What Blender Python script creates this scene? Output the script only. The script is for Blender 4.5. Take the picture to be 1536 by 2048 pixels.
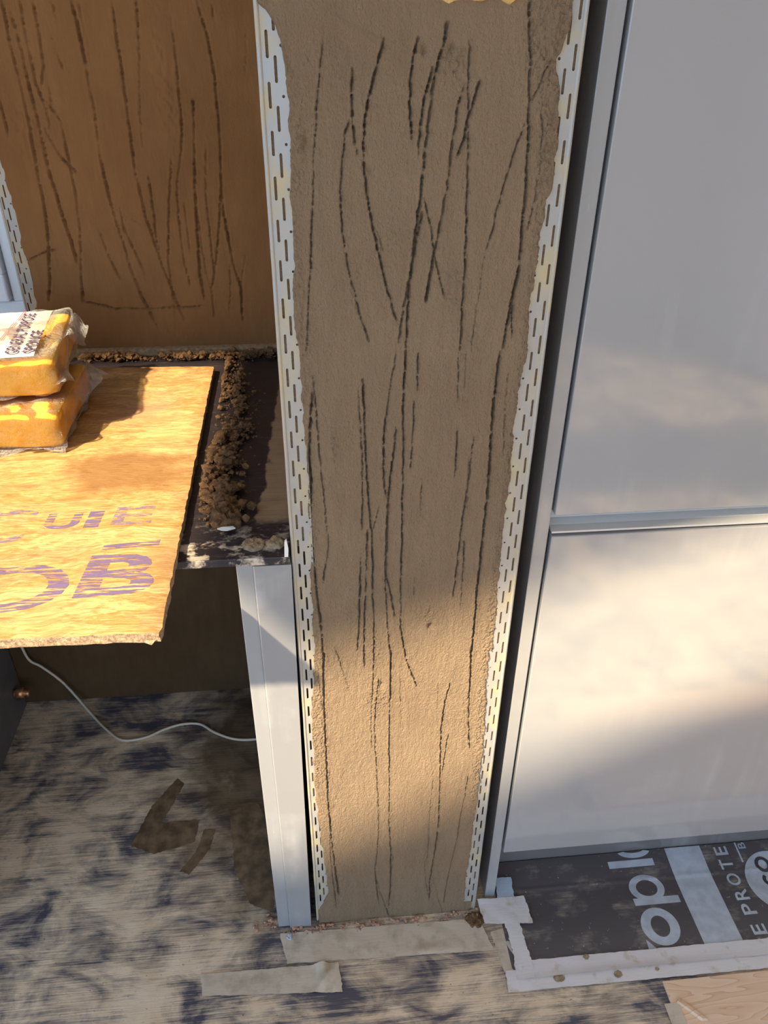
import bpy, bmesh, math, random
import numpy as np
from mathutils import Matrix, Vector
for o in list(bpy.data.objects): bpy.data.objects.remove(o)
S = bpy.context.scene
COL = S.collection
random.seed(7); RNG = np.random.default_rng(11)

# ------------------------------------------------------------------ camera
cd = bpy.data.cameras.new('camera'); cam = bpy.data.objects.new('camera', cd); COL.objects.link(cam)
PITCH, YAW, ROLL = math.radians(32.588), math.radians(5.936), math.radians(0.569)
fw = Vector((math.sin(YAW)*math.cos(PITCH), math.cos(YAW)*math.cos(PITCH), -math.sin(PITCH)))
r0 = Vector((math.cos(YAW), -math.sin(YAW), 0)); u0 = r0.cross(fw)
rt = r0*math.cos(ROLL) + u0*math.sin(ROLL); up = -r0*math.sin(ROLL) + u0*math.cos(ROLL)
cam.matrix_world = Matrix(((rt.x, up.x, -fw.x, 0), (rt.y, up.y, -fw.y, 0), (rt.z, up.z, -fw.z, 1.5), (0, 0, 0, 1)))
cd.sensor_fit = 'AUTO'; cd.sensor_width = 36; cd.lens = 1540*36/2048; cd.clip_start = .02
S.camera = cam
# ------------------------------------------------------------------ light
w = bpy.data.worlds.new('sky'); S.world = w; w.use_nodes = True
w.node_tree.nodes['Background'].inputs[0].default_value = (.42, .66, 1.0, 1)
w.node_tree.nodes['Background'].inputs[1].default_value = 2.0
sl = bpy.data.lights.new('sun', 'SUN'); sl.energy = 9.8; sl.angle = math.radians(1.7); sl.color = (1, .84, .58)
sun = bpy.data.objects.new('sun', sl); COL.objects.link(sun)
SUN = Vector((.75, .65, -1.0))
sun.rotation_euler = SUN.to_track_quat('-Z', 'Y').to_euler()
S.view_settings.view_transform = 'Standard'; S.view_settings.look = 'None'
S.view_settings.exposure = 0.42; S.view_settings.gamma = 1; S.view_settings.use_curve_mapping = False

# ------------------------------------------------------------------ helpers
def tag(o, label=None, cat=None, group=None, kind=None):
    if label: o['label'] = label
    if cat: o['category'] = cat
    if group: o['group'] = group
    if kind: o['kind'] = kind
    return o
def put(o, parent=None):
    COL.objects.link(o)
    if parent is not None:
        o.parent = parent; o.matrix_parent_inverse = world_of(parent).inverted()
    return o
def world_of(o):
    m = Matrix.Translation(o.location)
    return m if o.parent is None else world_of(o.parent) @ o.matrix_parent_inverse @ m
def empty(name, loc, label=None, cat=None, group=None, kind=None):
    o = bpy.data.objects.new(name, None); o.empty_display_size = .05; o.location = loc; COL.objects.link(o)
    return tag(o, label, cat, group, kind)
def obj(name, me, mat, parent=None, smooth=False):
    o = bpy.data.objects.new(name, me)
    if mat is not None: me.materials.append(mat)
    if smooth:
        me.polygons.foreach_set('use_smooth', [True]*len(me.polygons))
    return put(o, parent)
def pymesh(name, v, f):
    me = bpy.data.meshes.new(name); me.from_pydata([tuple(map(float, p)) for p in v], [], f); me.update(); return me
def bmm(name, bm):
    me = bpy.data.meshes.new(name); bmesh.ops.recalc_face_normals(bm, faces=bm.faces); bm.to_mesh(me); bm.free(); return me
def add_box(bm, x0, x1, y0, y1, z0, z1, bev=0, seg=2):
    m = Matrix.Translation(((x0+x1)/2, (y0+y1)/2, (z0+z1)/2)) @ Matrix.Diagonal((x1-x0, y1-y0, z1-z0, 1))
    r = bmesh.ops.create_cube(bm, size=1, matrix=m)
    if bev:
        es = list({e for v in r['verts'] for e in v.link_edges})
        bmesh.ops.bevel(bm, geom=es, offset=bev, segments=seg, profile=.5, affect='EDGES')
def box(name, dims, mat, parent=None, bev=0):
    bm = bmesh.new(); add_box(bm, *dims, bev); return obj(name, bmm(name, bm), mat, parent)
def grid_mesh(name, P):
    """P: (rows, cols, 3) array of points -> quad mesh"""
    R, Cn = P.shape[:2]
    idx = np.arange(R*Cn, dtype=np.int32).reshape(R, Cn)
    q = np.stack([idx[:-1, :-1], idx[:-1, 1:], idx[1:, 1:], idx[1:, :-1]], -1).reshape(-1, 4)
    me = bpy.data.meshes.new(name)
    me.vertices.add(R*Cn); me.vertices.foreach_set('co', P.reshape(-1).astype(np.float32))
    me.loops.add(q.size); me.loops.foreach_set('vertex_index', q.reshape(-1))
    me.polygons.add(len(q)); me.polygons.foreach_set('loop_start', np.arange(0, q.size, 4, dtype=np.int32))
    me.update(calc_edges=True); me.validate(); return me
def smooth_noise(h, w, sy, sx, rng=RNG):
    """value noise of size h x w with cell size sy, sx (in samples), range -1..1"""
    gy, gx = int(h/sy)+4, int(w/sx)+4
    g = rng.uniform(-1, 1, (gy, gx))
    def ip(n, s):
        t = np.arange(n)/s+1; i = t.astype(int); f = t-i; return i, f*f*(3-2*f)
    iy, fy = ip(h, sy); ix, fx = ip(w, sx)
    fy = fy[:, None]; fx = fx[None]
    a = g[np.ix_(iy, ix)]*(1-fx)+g[np.ix_(iy, ix+1)]*fx
    b = g[np.ix_(iy+1, ix)]*(1-fx)+g[np.ix_(iy+1, ix+1)]*fx
    return a*(1-fy)+b*fy
def carve(H, grooves, x0, z0, step, wid, dep, seed):
    """press scratch lines (mm polylines) into height field H (mm); rows = z, cols = x"""
    rg = random.Random(seed); cut = np.zeros_like(H); bur = np.zeros_like(H)
    R, Cn = H.shape
    for cls, pts in grooves:
        p = np.array(pts, float); seg = np.hypot(*np.diff(p, axis=0).T); L = seg.sum()
        if L < 1: continue
        s = np.arange(0, L, step*.7); cs = np.concatenate([[0], np.cumsum(seg)])
        xs = np.interp(s, cs, p[:, 0]); zs = np.interp(s, cs, p[:, 1])
        k = max(3, int(len(s)*step/2.2)); am = np.interp(np.linspace(0, k, len(s)), np.arange(k+1), [rg.choice((.05, .2, .5, .8, 1, 1.1, 1.3)) for _ in range(k+1)])
        k3 = max(2, int(L/55)); am = am*np.interp(np.linspace(0, k3, len(s)), np.arange(k3+1), [rg.uniform(.35, 1.2) for _ in range(k3+1)])
        k2 = max(3, int(len(s)/9)); wob = np.interp(np.linspace(0, k2, len(s)), np.arange(k2+1), [rg.uniform(-.8, .8) for _ in range(k2+1)])
        for i in range(len(s)):
            a = am[i]*dep[cls]; wd = wid[cls]*(.75+.4*rg.random())
            e = min(i, len(s)-1-i)*step*.7; a *= min(1, .25+e/12); wd *= .7+.45*min(1.2, am[i])
            x = xs[i]+wob[i]; z = zs[i]
            c = (x-x0)/step; r = (z-z0)/step; m = int(wd*2.4/step)+2
            c0, c1, q0, q1 = max(0, int(c)-m), min(Cn, int(c)+m+1), max(0, int(r)-m), min(R, int(r)+m+1)
            if c0 >= c1 or q0 >= q1: continue
            dx = (np.arange(c0, c1)-c)*step; dz = (np.arange(q0, q1)-r)*step
            d = np.sqrt(dx[None]**2+(dz[:, None])**2)/wd
            pr = np.clip(1.25-d*d*1.1, 0, 1)*a
            b = np.exp(-((d-1.5)/.5)**2)*min(a, 5)*.11*(.3+1.2*rg.random())
            np.maximum(cut[q0:q1, c0:c1], pr, out=cut[q0:q1, c0:c1]); np.maximum(bur[q0:q1, c0:c1], b, out=bur[q0:q1, c0:c1])
    H += np.where(cut > .1, 0, bur); H -= cut
    return H

# ------------------------------------------------------------------ materials
class NT:
    def __init__(s, name):
        s.m = bpy.data.materials.new(name); s.m.use_nodes = True; s.t = s.m.node_tree
        s.b = s.t.nodes['Principled BSDF']; s.out = s.t.nodes['Material Output']
        s.co = s.t.nodes.new('ShaderNodeTexCoord')
    def n(s, typ, **kw):
        nd = s.t.nodes.new(typ)
        for k, v in kw.items():
            if hasattr(nd, k) and k not in nd.inputs: setattr(nd, k, v)
            else: s.set(nd.inputs[k], v)
        return nd
    def set(s, inp, v):
        if isinstance(v, bpy.types.NodeSocket): s.t.links.new(v, inp)
        elif isinstance(v, tuple) and len(v) == 3 and inp.type == 'RGBA': inp.default_value = (*v, 1)
        else: inp.default_value = v
    def P(s, k, v): s.set(s.b.inputs[k], v)
    def map(s, sc=(1, 1, 1), rot=(0, 0, 0), loc=(0, 0, 0)):
        return s.n('ShaderNodeMapping', Vector=s.co.outputs['Object'], Scale=sc, Rotation=rot, Location=loc).outputs[0]
    def noise(s, scale, detail=4, rough=.55, vec=None, dist=0):
        return s.n('ShaderNodeTexNoise', Vector=vec or s.co.outputs['Object'], Scale=scale, Detail=detail, Roughness=rough, Distortion=dist).outputs[0]
    def ramp(s, fac, a, b, ca=(0, 0, 0), cb=(1, 1, 1), mode='LINEAR'):
        r = s.t.nodes.new('ShaderNodeValToRGB'); s.set(r.inputs[0], fac); r.color_ramp.interpolation = mode
        e = r.color_ramp.elements; e[0].position = a; e[1].position = b; e[0].color = (*ca, 1); e[1].color = (*cb, 1)
        return r.outputs[0]
    def mix(s, f, a, b, blend='MIX'):
        nd = s.t.nodes.new('ShaderNodeMix'); nd.data_type = 'RGBA'; nd.blend_type = blend
        s.set(nd.inputs[0], f); s.set(nd.inputs[6], a); s.set(nd.inputs[7], b); return nd.outputs[2]
    def math(s, op, a, b=0.0, c=0.0):
        nd = s.t.nodes.new('ShaderNodeMath'); nd.operation = op
        s.set(nd.inputs[0], a); s.set(nd.inputs[1], b); s.set(nd.inputs[2], c); return nd.outputs[0]
    def lin(s, v, a, b, lo=0.0, hi=1.0):
        nd = s.t.nodes.new('ShaderNodeMapRange'); s.set(nd.inputs[0], v)
        for i, q in enumerate((a, b, lo, hi)): nd.inputs[i+1].default_value = q
        return nd.outputs[0]
    def xyz(s, vec=None):
        nd = s.n('ShaderNodeSeparateXYZ', Vector=vec or s.co.outputs['Object']); return nd.outputs
    def bump(s, h, st, dist):
        nd = s.n('ShaderNodeBump', Height=h, Strength=st, Distance=dist); s.P('Normal', nd.outputs[0]); return nd
def plain(name, col, rough=.6, metal=0, nz=0, nscale=60, bump=0):
    t = NT(name); c = col
    if nz: c = t.mix(t.ramp(t.noise(nscale), .35, .65), tuple(x*(1-nz) for x in col), tuple(min(1, x*(1+nz)) for x in col))
    t.P('Base Color', c); t.P('Roughness', rough); t.P('Metallic', metal)
    if bump: t.bump(t.noise(nscale*4, 5), 1, bump)
    return t.m
def m_plaster(name, c0, c1, fine=.0006):
    t = NT(name)
    v = t.map((1, 1, .22))
    big = t.noise(5, 4); mid = t.noise(60, 5, .6, v)
    c = t.mix(t.ramp(big, .3, .7), c0, c1)
    c = t.mix(t.math('MULTIPLY', t.ramp(mid, .35, .75), .35), c, tuple(x*.72 for x in c0))
    t.P('Base Color', c); t.P('Roughness', .92); t.P('Specular IOR Level', .2)
    h = t.math('ADD', t.noise(520, 4, .7, t.map((1, 1, .6))), t.math('MULTIPLY', t.noise(170, 3, .5, t.map((1, 1, .3))), .9))
    t.bump(h, 1, fine); return t.m
M = {}
M['plaster'] = m_plaster('render_plaster', (.42, .285, .172), (.48, .335, .205), .0075)
M['plaster_wall'] = m_plaster('brown_wall_plaster', (.24, .115, .042), (.30, .15, .056), .0008)
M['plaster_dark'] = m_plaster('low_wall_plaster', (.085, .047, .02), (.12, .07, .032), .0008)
def m_bead():
    t = NT('bead_metal')
    st = t.ramp(t.noise(34, 5, .65, t.map((1, 1, .5))), .46, .66)
    c = t.mix(st, (.40, .38, .35), (.50, .41, .24))
    t.P('Base Color', c); t.P('Metallic', t.math('MULTIPLY', t.math('SUBTRACT', 1.0, st), .15)); t.P('Roughness', t.math('MULTIPLY_ADD', st, .35, .32))
    t.bump(t.noise(500, 3), .3, .0003); return t.m
M['bead'] = m_bead()
def m_cab(name, col, rough, smear=.25):
    t = NT(name)
    v = t.map((26, 26, 1.6)); streak = t.ramp(t.noise(1, 5, .6, v), .45, .8)
    pat = t.ramp(t.noise(4.5, 5, .6), .5, .72)
    f = t.math('MULTIPLY', t.math('MULTIPLY', streak, pat), smear)
    t.P('Base Color', t.mix(f, col, (.8, .78, .75))); t.P('Roughness', t.math('MULTIPLY_ADD', t.noise(9, 5, .6, t.map((8, 8, 1))), .08, rough)); t.P('Specular IOR Level', .6); t.P('Coat Weight', .6); t.P('Coat Roughness', .05)
    t.bump(t.noise(3, 2), .06, .003); return t.m
M['door'] = m_cab('satin_grey_door', (.36, .35, .345), .05)
M['panel'] = m_cab('satin_grey_panel', (.33, .325, .32), .22, .5)
M['plinth'] = m_cab('shaded_grey_plinth', (.20, .18, .17), .18)  # grey darkened to paint in the shade below the door overhang
M['rail'] = plain('rail_aluminium', (.62, .60, .57), .38, .1)
M['filler'] = m_cab('smeared_grey_panel', (.31, .30, .295), .3, .95)
def m_floor():
    t = NT('stained_board')
    o = t.xyz()
    v = t.map((1, 1.5, 1), (0, 0, .35))
    a = t.noise(9, 7, .62, v, .6); b = t.noise(3.2, 3, .5)
    f = t.math('ADD', t.math('MULTIPLY', a, .75), t.math('MULTIPLY', b, .35))
    ln = t.noise(1, 4, .6, t.map((14, 420, 1)))          # fine ribs running across
    ln2 = t.noise(1, 3, .6, t.map((5, 110, 1), (0, 0, .02)))
    f = t.math('ADD', f, t.math('MULTIPLY_ADD', ln, .30, -.15)); f = t.math('ADD', f, t.math('MULTIPLY_ADD', ln2, .22, -.11))
    mk = t.ramp(f, .45, .63)
    tan = t.mix(t.ramp(t.noise(22, 5), .3, .7), (.70, .51, .33), (.82, .64, .45))
    c = t.mix(mk, (.085, .078, .098), tan)
    sp = t.ramp(t.noise(120, 3, .5, t.map((1, 1.6, 1))), .66, .72)
    c = t.mix(t.math('MULTIPLY', sp, .6), c, (.05, .045, .05))
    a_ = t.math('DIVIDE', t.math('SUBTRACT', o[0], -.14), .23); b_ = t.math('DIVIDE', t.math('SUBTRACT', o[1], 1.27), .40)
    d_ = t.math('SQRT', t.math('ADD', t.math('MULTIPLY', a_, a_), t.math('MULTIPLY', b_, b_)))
    mud_shade = t.lin(t.math('ADD', d_, t.math('MULTIPLY_ADD', t.noise(8, 6, .6), 1.6, -.8)), .55, 1.15, 1.0, 0.0)     # damp mud beside the end panel, spread wider as painted niche shade
    c = t.mix(t.math('MULTIPLY', mud_shade, .85), c, (.085, .05, .022))
    t.P('Base Color', c); t.P('Roughness', t.math('MULTIPLY_ADD', mk, .22, .3)); t.P('Specular IOR Level', .45)
    t.bump(t.math('ADD', ln, t.math('MULTIPLY', mk, .4)), .5, .0012); return t.m
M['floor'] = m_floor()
def m_sheet():
    t = NT('black_protection_sheet')
    a = t.ramp(t.noise(13, 6, .65, t.map((1, 1.7, 1), (0, 0, .5))), .53, .72); ln = t.noise(1, 4, .6, t.map((10, 330, 1)))
    mk = t.math('MULTIPLY', a, t.ramp(ln, .3, .65))
    c = t.mix(mk, (.105, .088, .088), (.42, .35, .27))
    sp = t.ramp(t.noise(150, 2), .72, .75); c = t.mix(sp, c, (.5, .42, .33))
    t.P('Base Color', c); t.P('Roughness', t.math('MULTIPLY_ADD', mk, .3, .32)); t.bump(ln, .35, .0006); return t.m
M['sheet'] = m_sheet()
def m_print(name, col, lo, hi, sc=(30, 700, 1), rough=.4):
    t = NT(name)
    k = t.ramp(t.noise(1, 4, .65, t.map(sc)), lo, hi)
    tr = t.n('ShaderNodeBsdfTransparent'); mx = t.n('ShaderNodeMixShader')
    t.P('Base Color', col); t.P('Roughness', rough)
    t.t.links.new(k, mx.inputs[0]); t.t.links.new(tr.outputs[0], mx.inputs[1]); t.t.links.new(t.b.outputs[0], mx.inputs[2]); t.t.links.new(mx.outputs[0], t.out.inputs[0])
    return t.m
M['white_print'] = plain('pale_sheet_print', (.50, .52, .56), .38, 0, .12, 40)
M['black_print'] = plain('black_sheet_print', (.06, .055, .06), .4)
M['purple_print'] = m_print('purple_stamp_ink', (.15, .10, .19), .44, .53, (20, 260, 1), .7)
M['faint_print'] = m_print('faint_purple_ink', (.20, .14, .24), .44, .60, (60, 240, 1), .7)
def m_tape(name, a, b, lo=.5, hi=.75):
    t = NT(name)
    st = t.ramp(t.noise(30, 5, .6), lo, hi); c = t.mix(st, a, b)
    t.P('Base Color', c); t.P('Roughness', .42); t.bump(t.noise(1, 4, .6, t.map((40, 300, 1))), .5, .0006); return t.m
M['tape'] = m_tape('pale_masking_tape', (.74, .67, .64), (.56, .45, .32), .56, .72)
M['tape_dirty'] = m_tape('dusty_masking_tape', (.62, .50, .38), (.42, .33, .23), .48, .7)
M['tape_blue'] = m_tape('glossy_pale_tape', (.46, .52, .60), (.50, .50, .50))
def m_wood():
    t = NT('pine_board')
    v = t.map((1.7, 15, 1), (0, 0, .08))
    d = t.noise(1.5, 2, .45, v, .25)
    g = t.math('FRACT', t.math('MULTIPLY', d, 15.0)); ring = t.ramp(g, .0, .9); e = t.ramp(g, .86, 1.0)
    c = t.mix(ring, (.86, .60, .41), (.78, .49, .30)); c = t.mix(t.math('MULTIPLY', e, .5), c, (.50, .26, .14))
    c = t.mix(t.math('MULTIPLY', t.noise(1, 3, .5, t.map((8, 500, 1))), .25), c, (.80, .60, .42))
    t.P('Base Color', c); t.P('Roughness', .6); return t.m
M['pine'] = m_wood()
def m_osb():
    t = NT('osb_wood')
    warp = t.n('ShaderNodeTexNoise', Vector=t.co.outputs['Object'], Scale=7.0, Detail=3.0)
    off = t.n('ShaderNodeVectorMath', operation='MULTIPLY_ADD'); t.t.links.new(warp.outputs['Color'], off.inputs[0]); off.inputs[1].default_value = (.10, .05, 0); t.t.links.new(t.co.outputs['Object'], off.inputs[2])
    def strands(sc, rot):
        mp = t.n('ShaderNodeMapping', Vector=off.outputs[0], Scale=sc, Rotation=(0, 0, rot))
        return t.n('ShaderNodeTexVoronoi', Vector=mp.outputs[0], Scale=1.0, Randomness=1.0)
    v1 = strands((11, 46, 9), .3); v2 = strands((15, 60, 9), -.45)
    h1 = t.xyz(v1.outputs['Color'])[0]; h2 = t.xyz(v2.outputs['Color'])[1]
    def fib(rot, sc): return t.noise(1, 6, .68, t.n('ShaderNodeMapping', Vector=off.outputs[0], Scale=sc, Rotation=(0, 0, rot)).outputs[0])
    f1 = fib(.16, (48, 300, 10)); f2 = fib(-.3, (55, 190, 10)); f3 = fib(.05, (22, 80, 10))
    c = t.mix(h1, (.46, .245, .072), (.64, .41, .17)); c = t.mix(t.math('MULTIPLY', t.ramp(h2, .55, .9), .6), c, (.46, .24, .11))
    c = t.mix(t.math('MULTIPLY', t.ramp(f1, .46, .64), .7), c, (.24, .11, .03))
    c = t.mix(t.math('MULTIPLY', t.ramp(f2, .50, .62), .55), c, (.64, .43, .20))
    c = t.mix(t.math('MULTIPLY', t.ramp(f3, .50, .66), .55), c, (.24, .11, .03))
    o = t.xyz()
    # damp brown patch towards the right edge, and darker mottling along the far edge
    def spot(cx, cy, rx, ry, lo, hi):
        a = t.math('DIVIDE', t.math('SUBTRACT', o[0], cx), rx); b = t.math('DIVIDE', t.math('SUBTRACT', o[1], cy), ry)
        d = t.math('SQRT', t.math('ADD', t.math('MULTIPLY', a, a), t.math('MULTIPLY', b, b)))
        return t.lin(t.math('ADD', d, t.math('MULTIPLY_ADD', t.noise(16, 6, .65), 1.7, -.85)), lo, hi, 1.0, 0.0)
    c = t.mix(t.math('MULTIPLY', spot(-.285, 1.075, .11, .09, .5, 1.05), .78), c, (.22, .105, .035))
    c = t.mix(t.math('MULTIPLY', spot(-.30, 1.30, .10, .10, .1, .9), .55), c, (.40, .20, .12))
    c = t.mix(t.math('MULTIPLY', t.math('MULTIPLY', t.lin(o[1], 1.36, 1.50), t.ramp(t.noise(19, 6, .7), .44, .62)), .75), c, (.17, .085, .03))
    c = t.mix(t.math('MULTIPLY', spot(-.20, .835, .03, .07, .3, 1.2), .6), c, (.26, .15, .07))
    dk = t.ramp(t.noise(38, 6, .75, t.map((1, 2.6, 1), (0, 0, .3))), .63, .70); c = t.mix(t.math('MULTIPLY', dk, .75), c, (.16, .085, .045))
    t.P('Base Color', c); t.P('Roughness', .62); t.P('Specular IOR Level', .3)
    t.bump(t.math('ADD', t.math('ADD', f1, t.math('MULTIPLY', f2, .6)), t.math('MULTIPLY', h1, .35)), .8, .0012); return t.m
M['osb'] = m_osb()
M['osb_edge'] = plain('osb_cut_edge', (.40, .26, .15), .85, 0, .45, 260, .0012)
def m_worktop():
    t = NT('dirty_black_worktop')
    o = t.xyz()
    ln = t.noise(1, 4, .6, t.map((10, 420, 1)))
    e = t.math('ADD', o[0], t.math('MULTIPLY_ADD', t.noise(22, 5, .6), .03, -.015))
    e = t.math('ADD', e, t.math('MULTIPLY', o[1], -.05))                        # smear boundary drifts with depth
    film = t.math('MULTIPLY', t.lin(e, -.1345, -.1305), t.lin(o[1], 1.36, 1.52, 1.0, 0.0))
    film = t.math('MULTIPLY', film, t.lin(o[1], .925, .945))
    film = t.math('MULTIPLY', film, t.lin(ln, .25, .5, .55, 1.0))
    wp = t.math('MULTIPLY', t.ramp(t.noise(26, 6, .7, t.map((1, 1.6, 1))), .50, .60), t.lin(o[1], .87, .95, 1.0, 0.0))
    sc = t.math('MULTIPLY', t.ramp(t.noise(1, 5, .7, t.map((20, 160, 1), (0, 0, .2))), .58, .72), .35)
    c = t.mix(sc, (.028, .022, .026), (.30, .26, .24))
    c = t.mix(film, c, t.mix(t.noise(30, 4), (.26, .155, .075), (.42, .28, .16)))
    c = t.mix(wp, c, (.62, .52, .40))
    t.P('Base Color', c); t.P('Roughness', t.math('MULTIPLY_ADD', film, .4, .3)); t.bump(ln, .4, .0006); return t.m
M['worktop'] = m_worktop()
M['clay'] = plain('crumbly_mortar', (.15, .076, .03), .95, 0, .45, 110, .0015)
M['clay_pale'] = plain('drying_mortar', (.36, .25, .145), .95, 0, .3, 140, .0012)
M['mud'] = plain('wet_mud_film', (.15, .095, .05), .6, 0, .4, 40, .0004)
M['flake'] = plain('white_flake', (.82, .78, .70), .6)
M['brick_bits'] = plain('brick_crumb', (.42, .24, .15), .9, 0, .35, 200)
M['cable'] = plain('white_cable_pvc', (.64, .54, .41), .45)
M['copper'] = plain('copper', (.70, .34, .16), .35, .8, .2, 60)
M['upvc'] = plain('white_upvc', (.86, .86, .86), .3)
M['white_wall'] = plain('white_paint', (.78, .75, .70), .8, 0, .03, 6)
M['dark_unit'] = plain('dark_grey_unit', (.13, .125, .13), .4, 0, .1, 20)
M['black'] = plain('black_gap', (.02, .02, .02), .6)
M['foam'] = plain('yellow_foam', (.72, .52, .20), .8, 0, .25, 90, .002)
M['block'] = plain('grey_blockwork', (.40, .35, .29), .95, 0, .2, 40, .002)
M['paving'] = plain('pale_paving', (.16, .19, .19), .85, 0, .15, 3)
def m_sponge():
    t = NT('yellow_sponge')
    t.P('Base Color', t.mix(t.noise(90, 4), (.90, .42, .012), (.94, .52, .025))); t.P('Roughness', .85)
    t.P('Subsurface Weight', .35); t.P('Subsurface Radius', (.02, .008, .002)); t.P('Subsurface Scale', 1.0)
    t.bump(t.noise(420, 4, .75), 1, .002); return t.m
M['sponge'] = m_sponge()
def m_film(name, opac):
    t = NT(name)
    t.P('Base Color', (.95, .93, .9)); t.P('Roughness', .07); t.P('Specular IOR Level', .9)
    rd = t.ramp(t.noise(20, 3, .6, None, 2.5), .40, .60, mode='LINEAR')
    t.bump(t.math('ADD', t.noise(34, 6, .7, None, 2.0), t.math('MULTIPLY', rd, .5)), 1, .009)
    fr = t.n('ShaderNodeFresnel', IOR=1.5)
    k = t.math('MULTIPLY_ADD', fr.outputs[0], .8, opac)
    tr = t.n('ShaderNodeBsdfTransparent'); mx = t.n('ShaderNodeMixShader')
    t.t.links.new(k, mx.inputs[0]); t.t.links.new(tr.outputs[0], mx.inputs[1]); t.t.links.new(t.b.outputs[0], mx.inputs[2]); t.t.links.new(mx.outputs[0], t.out.inputs[0])
    return t.m
M['film'] = m_film('clear_film', .02)
M['film_fin'] = m_film('clear_film_seal', .16)
M['label_white'] = m_print('white_wrapper_print', (.92, .80, .70), .25, .70, (9, 9, 9), .3)
M['ink'] = plain('dark_ink', (.06, .04, .09), .5)
M['red_ink'] = plain('red_ink', (.75, .07, .05), .5)
def m_glass():
    t = NT('window_glass')
    fr = t.n('ShaderNodeFresnel', IOR=1.45); tr = t.n('ShaderNodeBsdfTransparent'); mx = t.n('ShaderNodeMixShader')
    t.P('Roughness', .02); t.P('Base Color', (.9, .95, .95))
    t.t.links.new(fr.outputs[0], mx.inputs[0]); t.t.links.new(tr.outputs[0], mx.inputs[1]); t.t.links.new(t.b.outputs[0], mx.inputs[2]); t.t.links.new(mx.outputs[0], t.out.inputs[0])
    return t.m
M['glass'] = m_glass()

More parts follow.
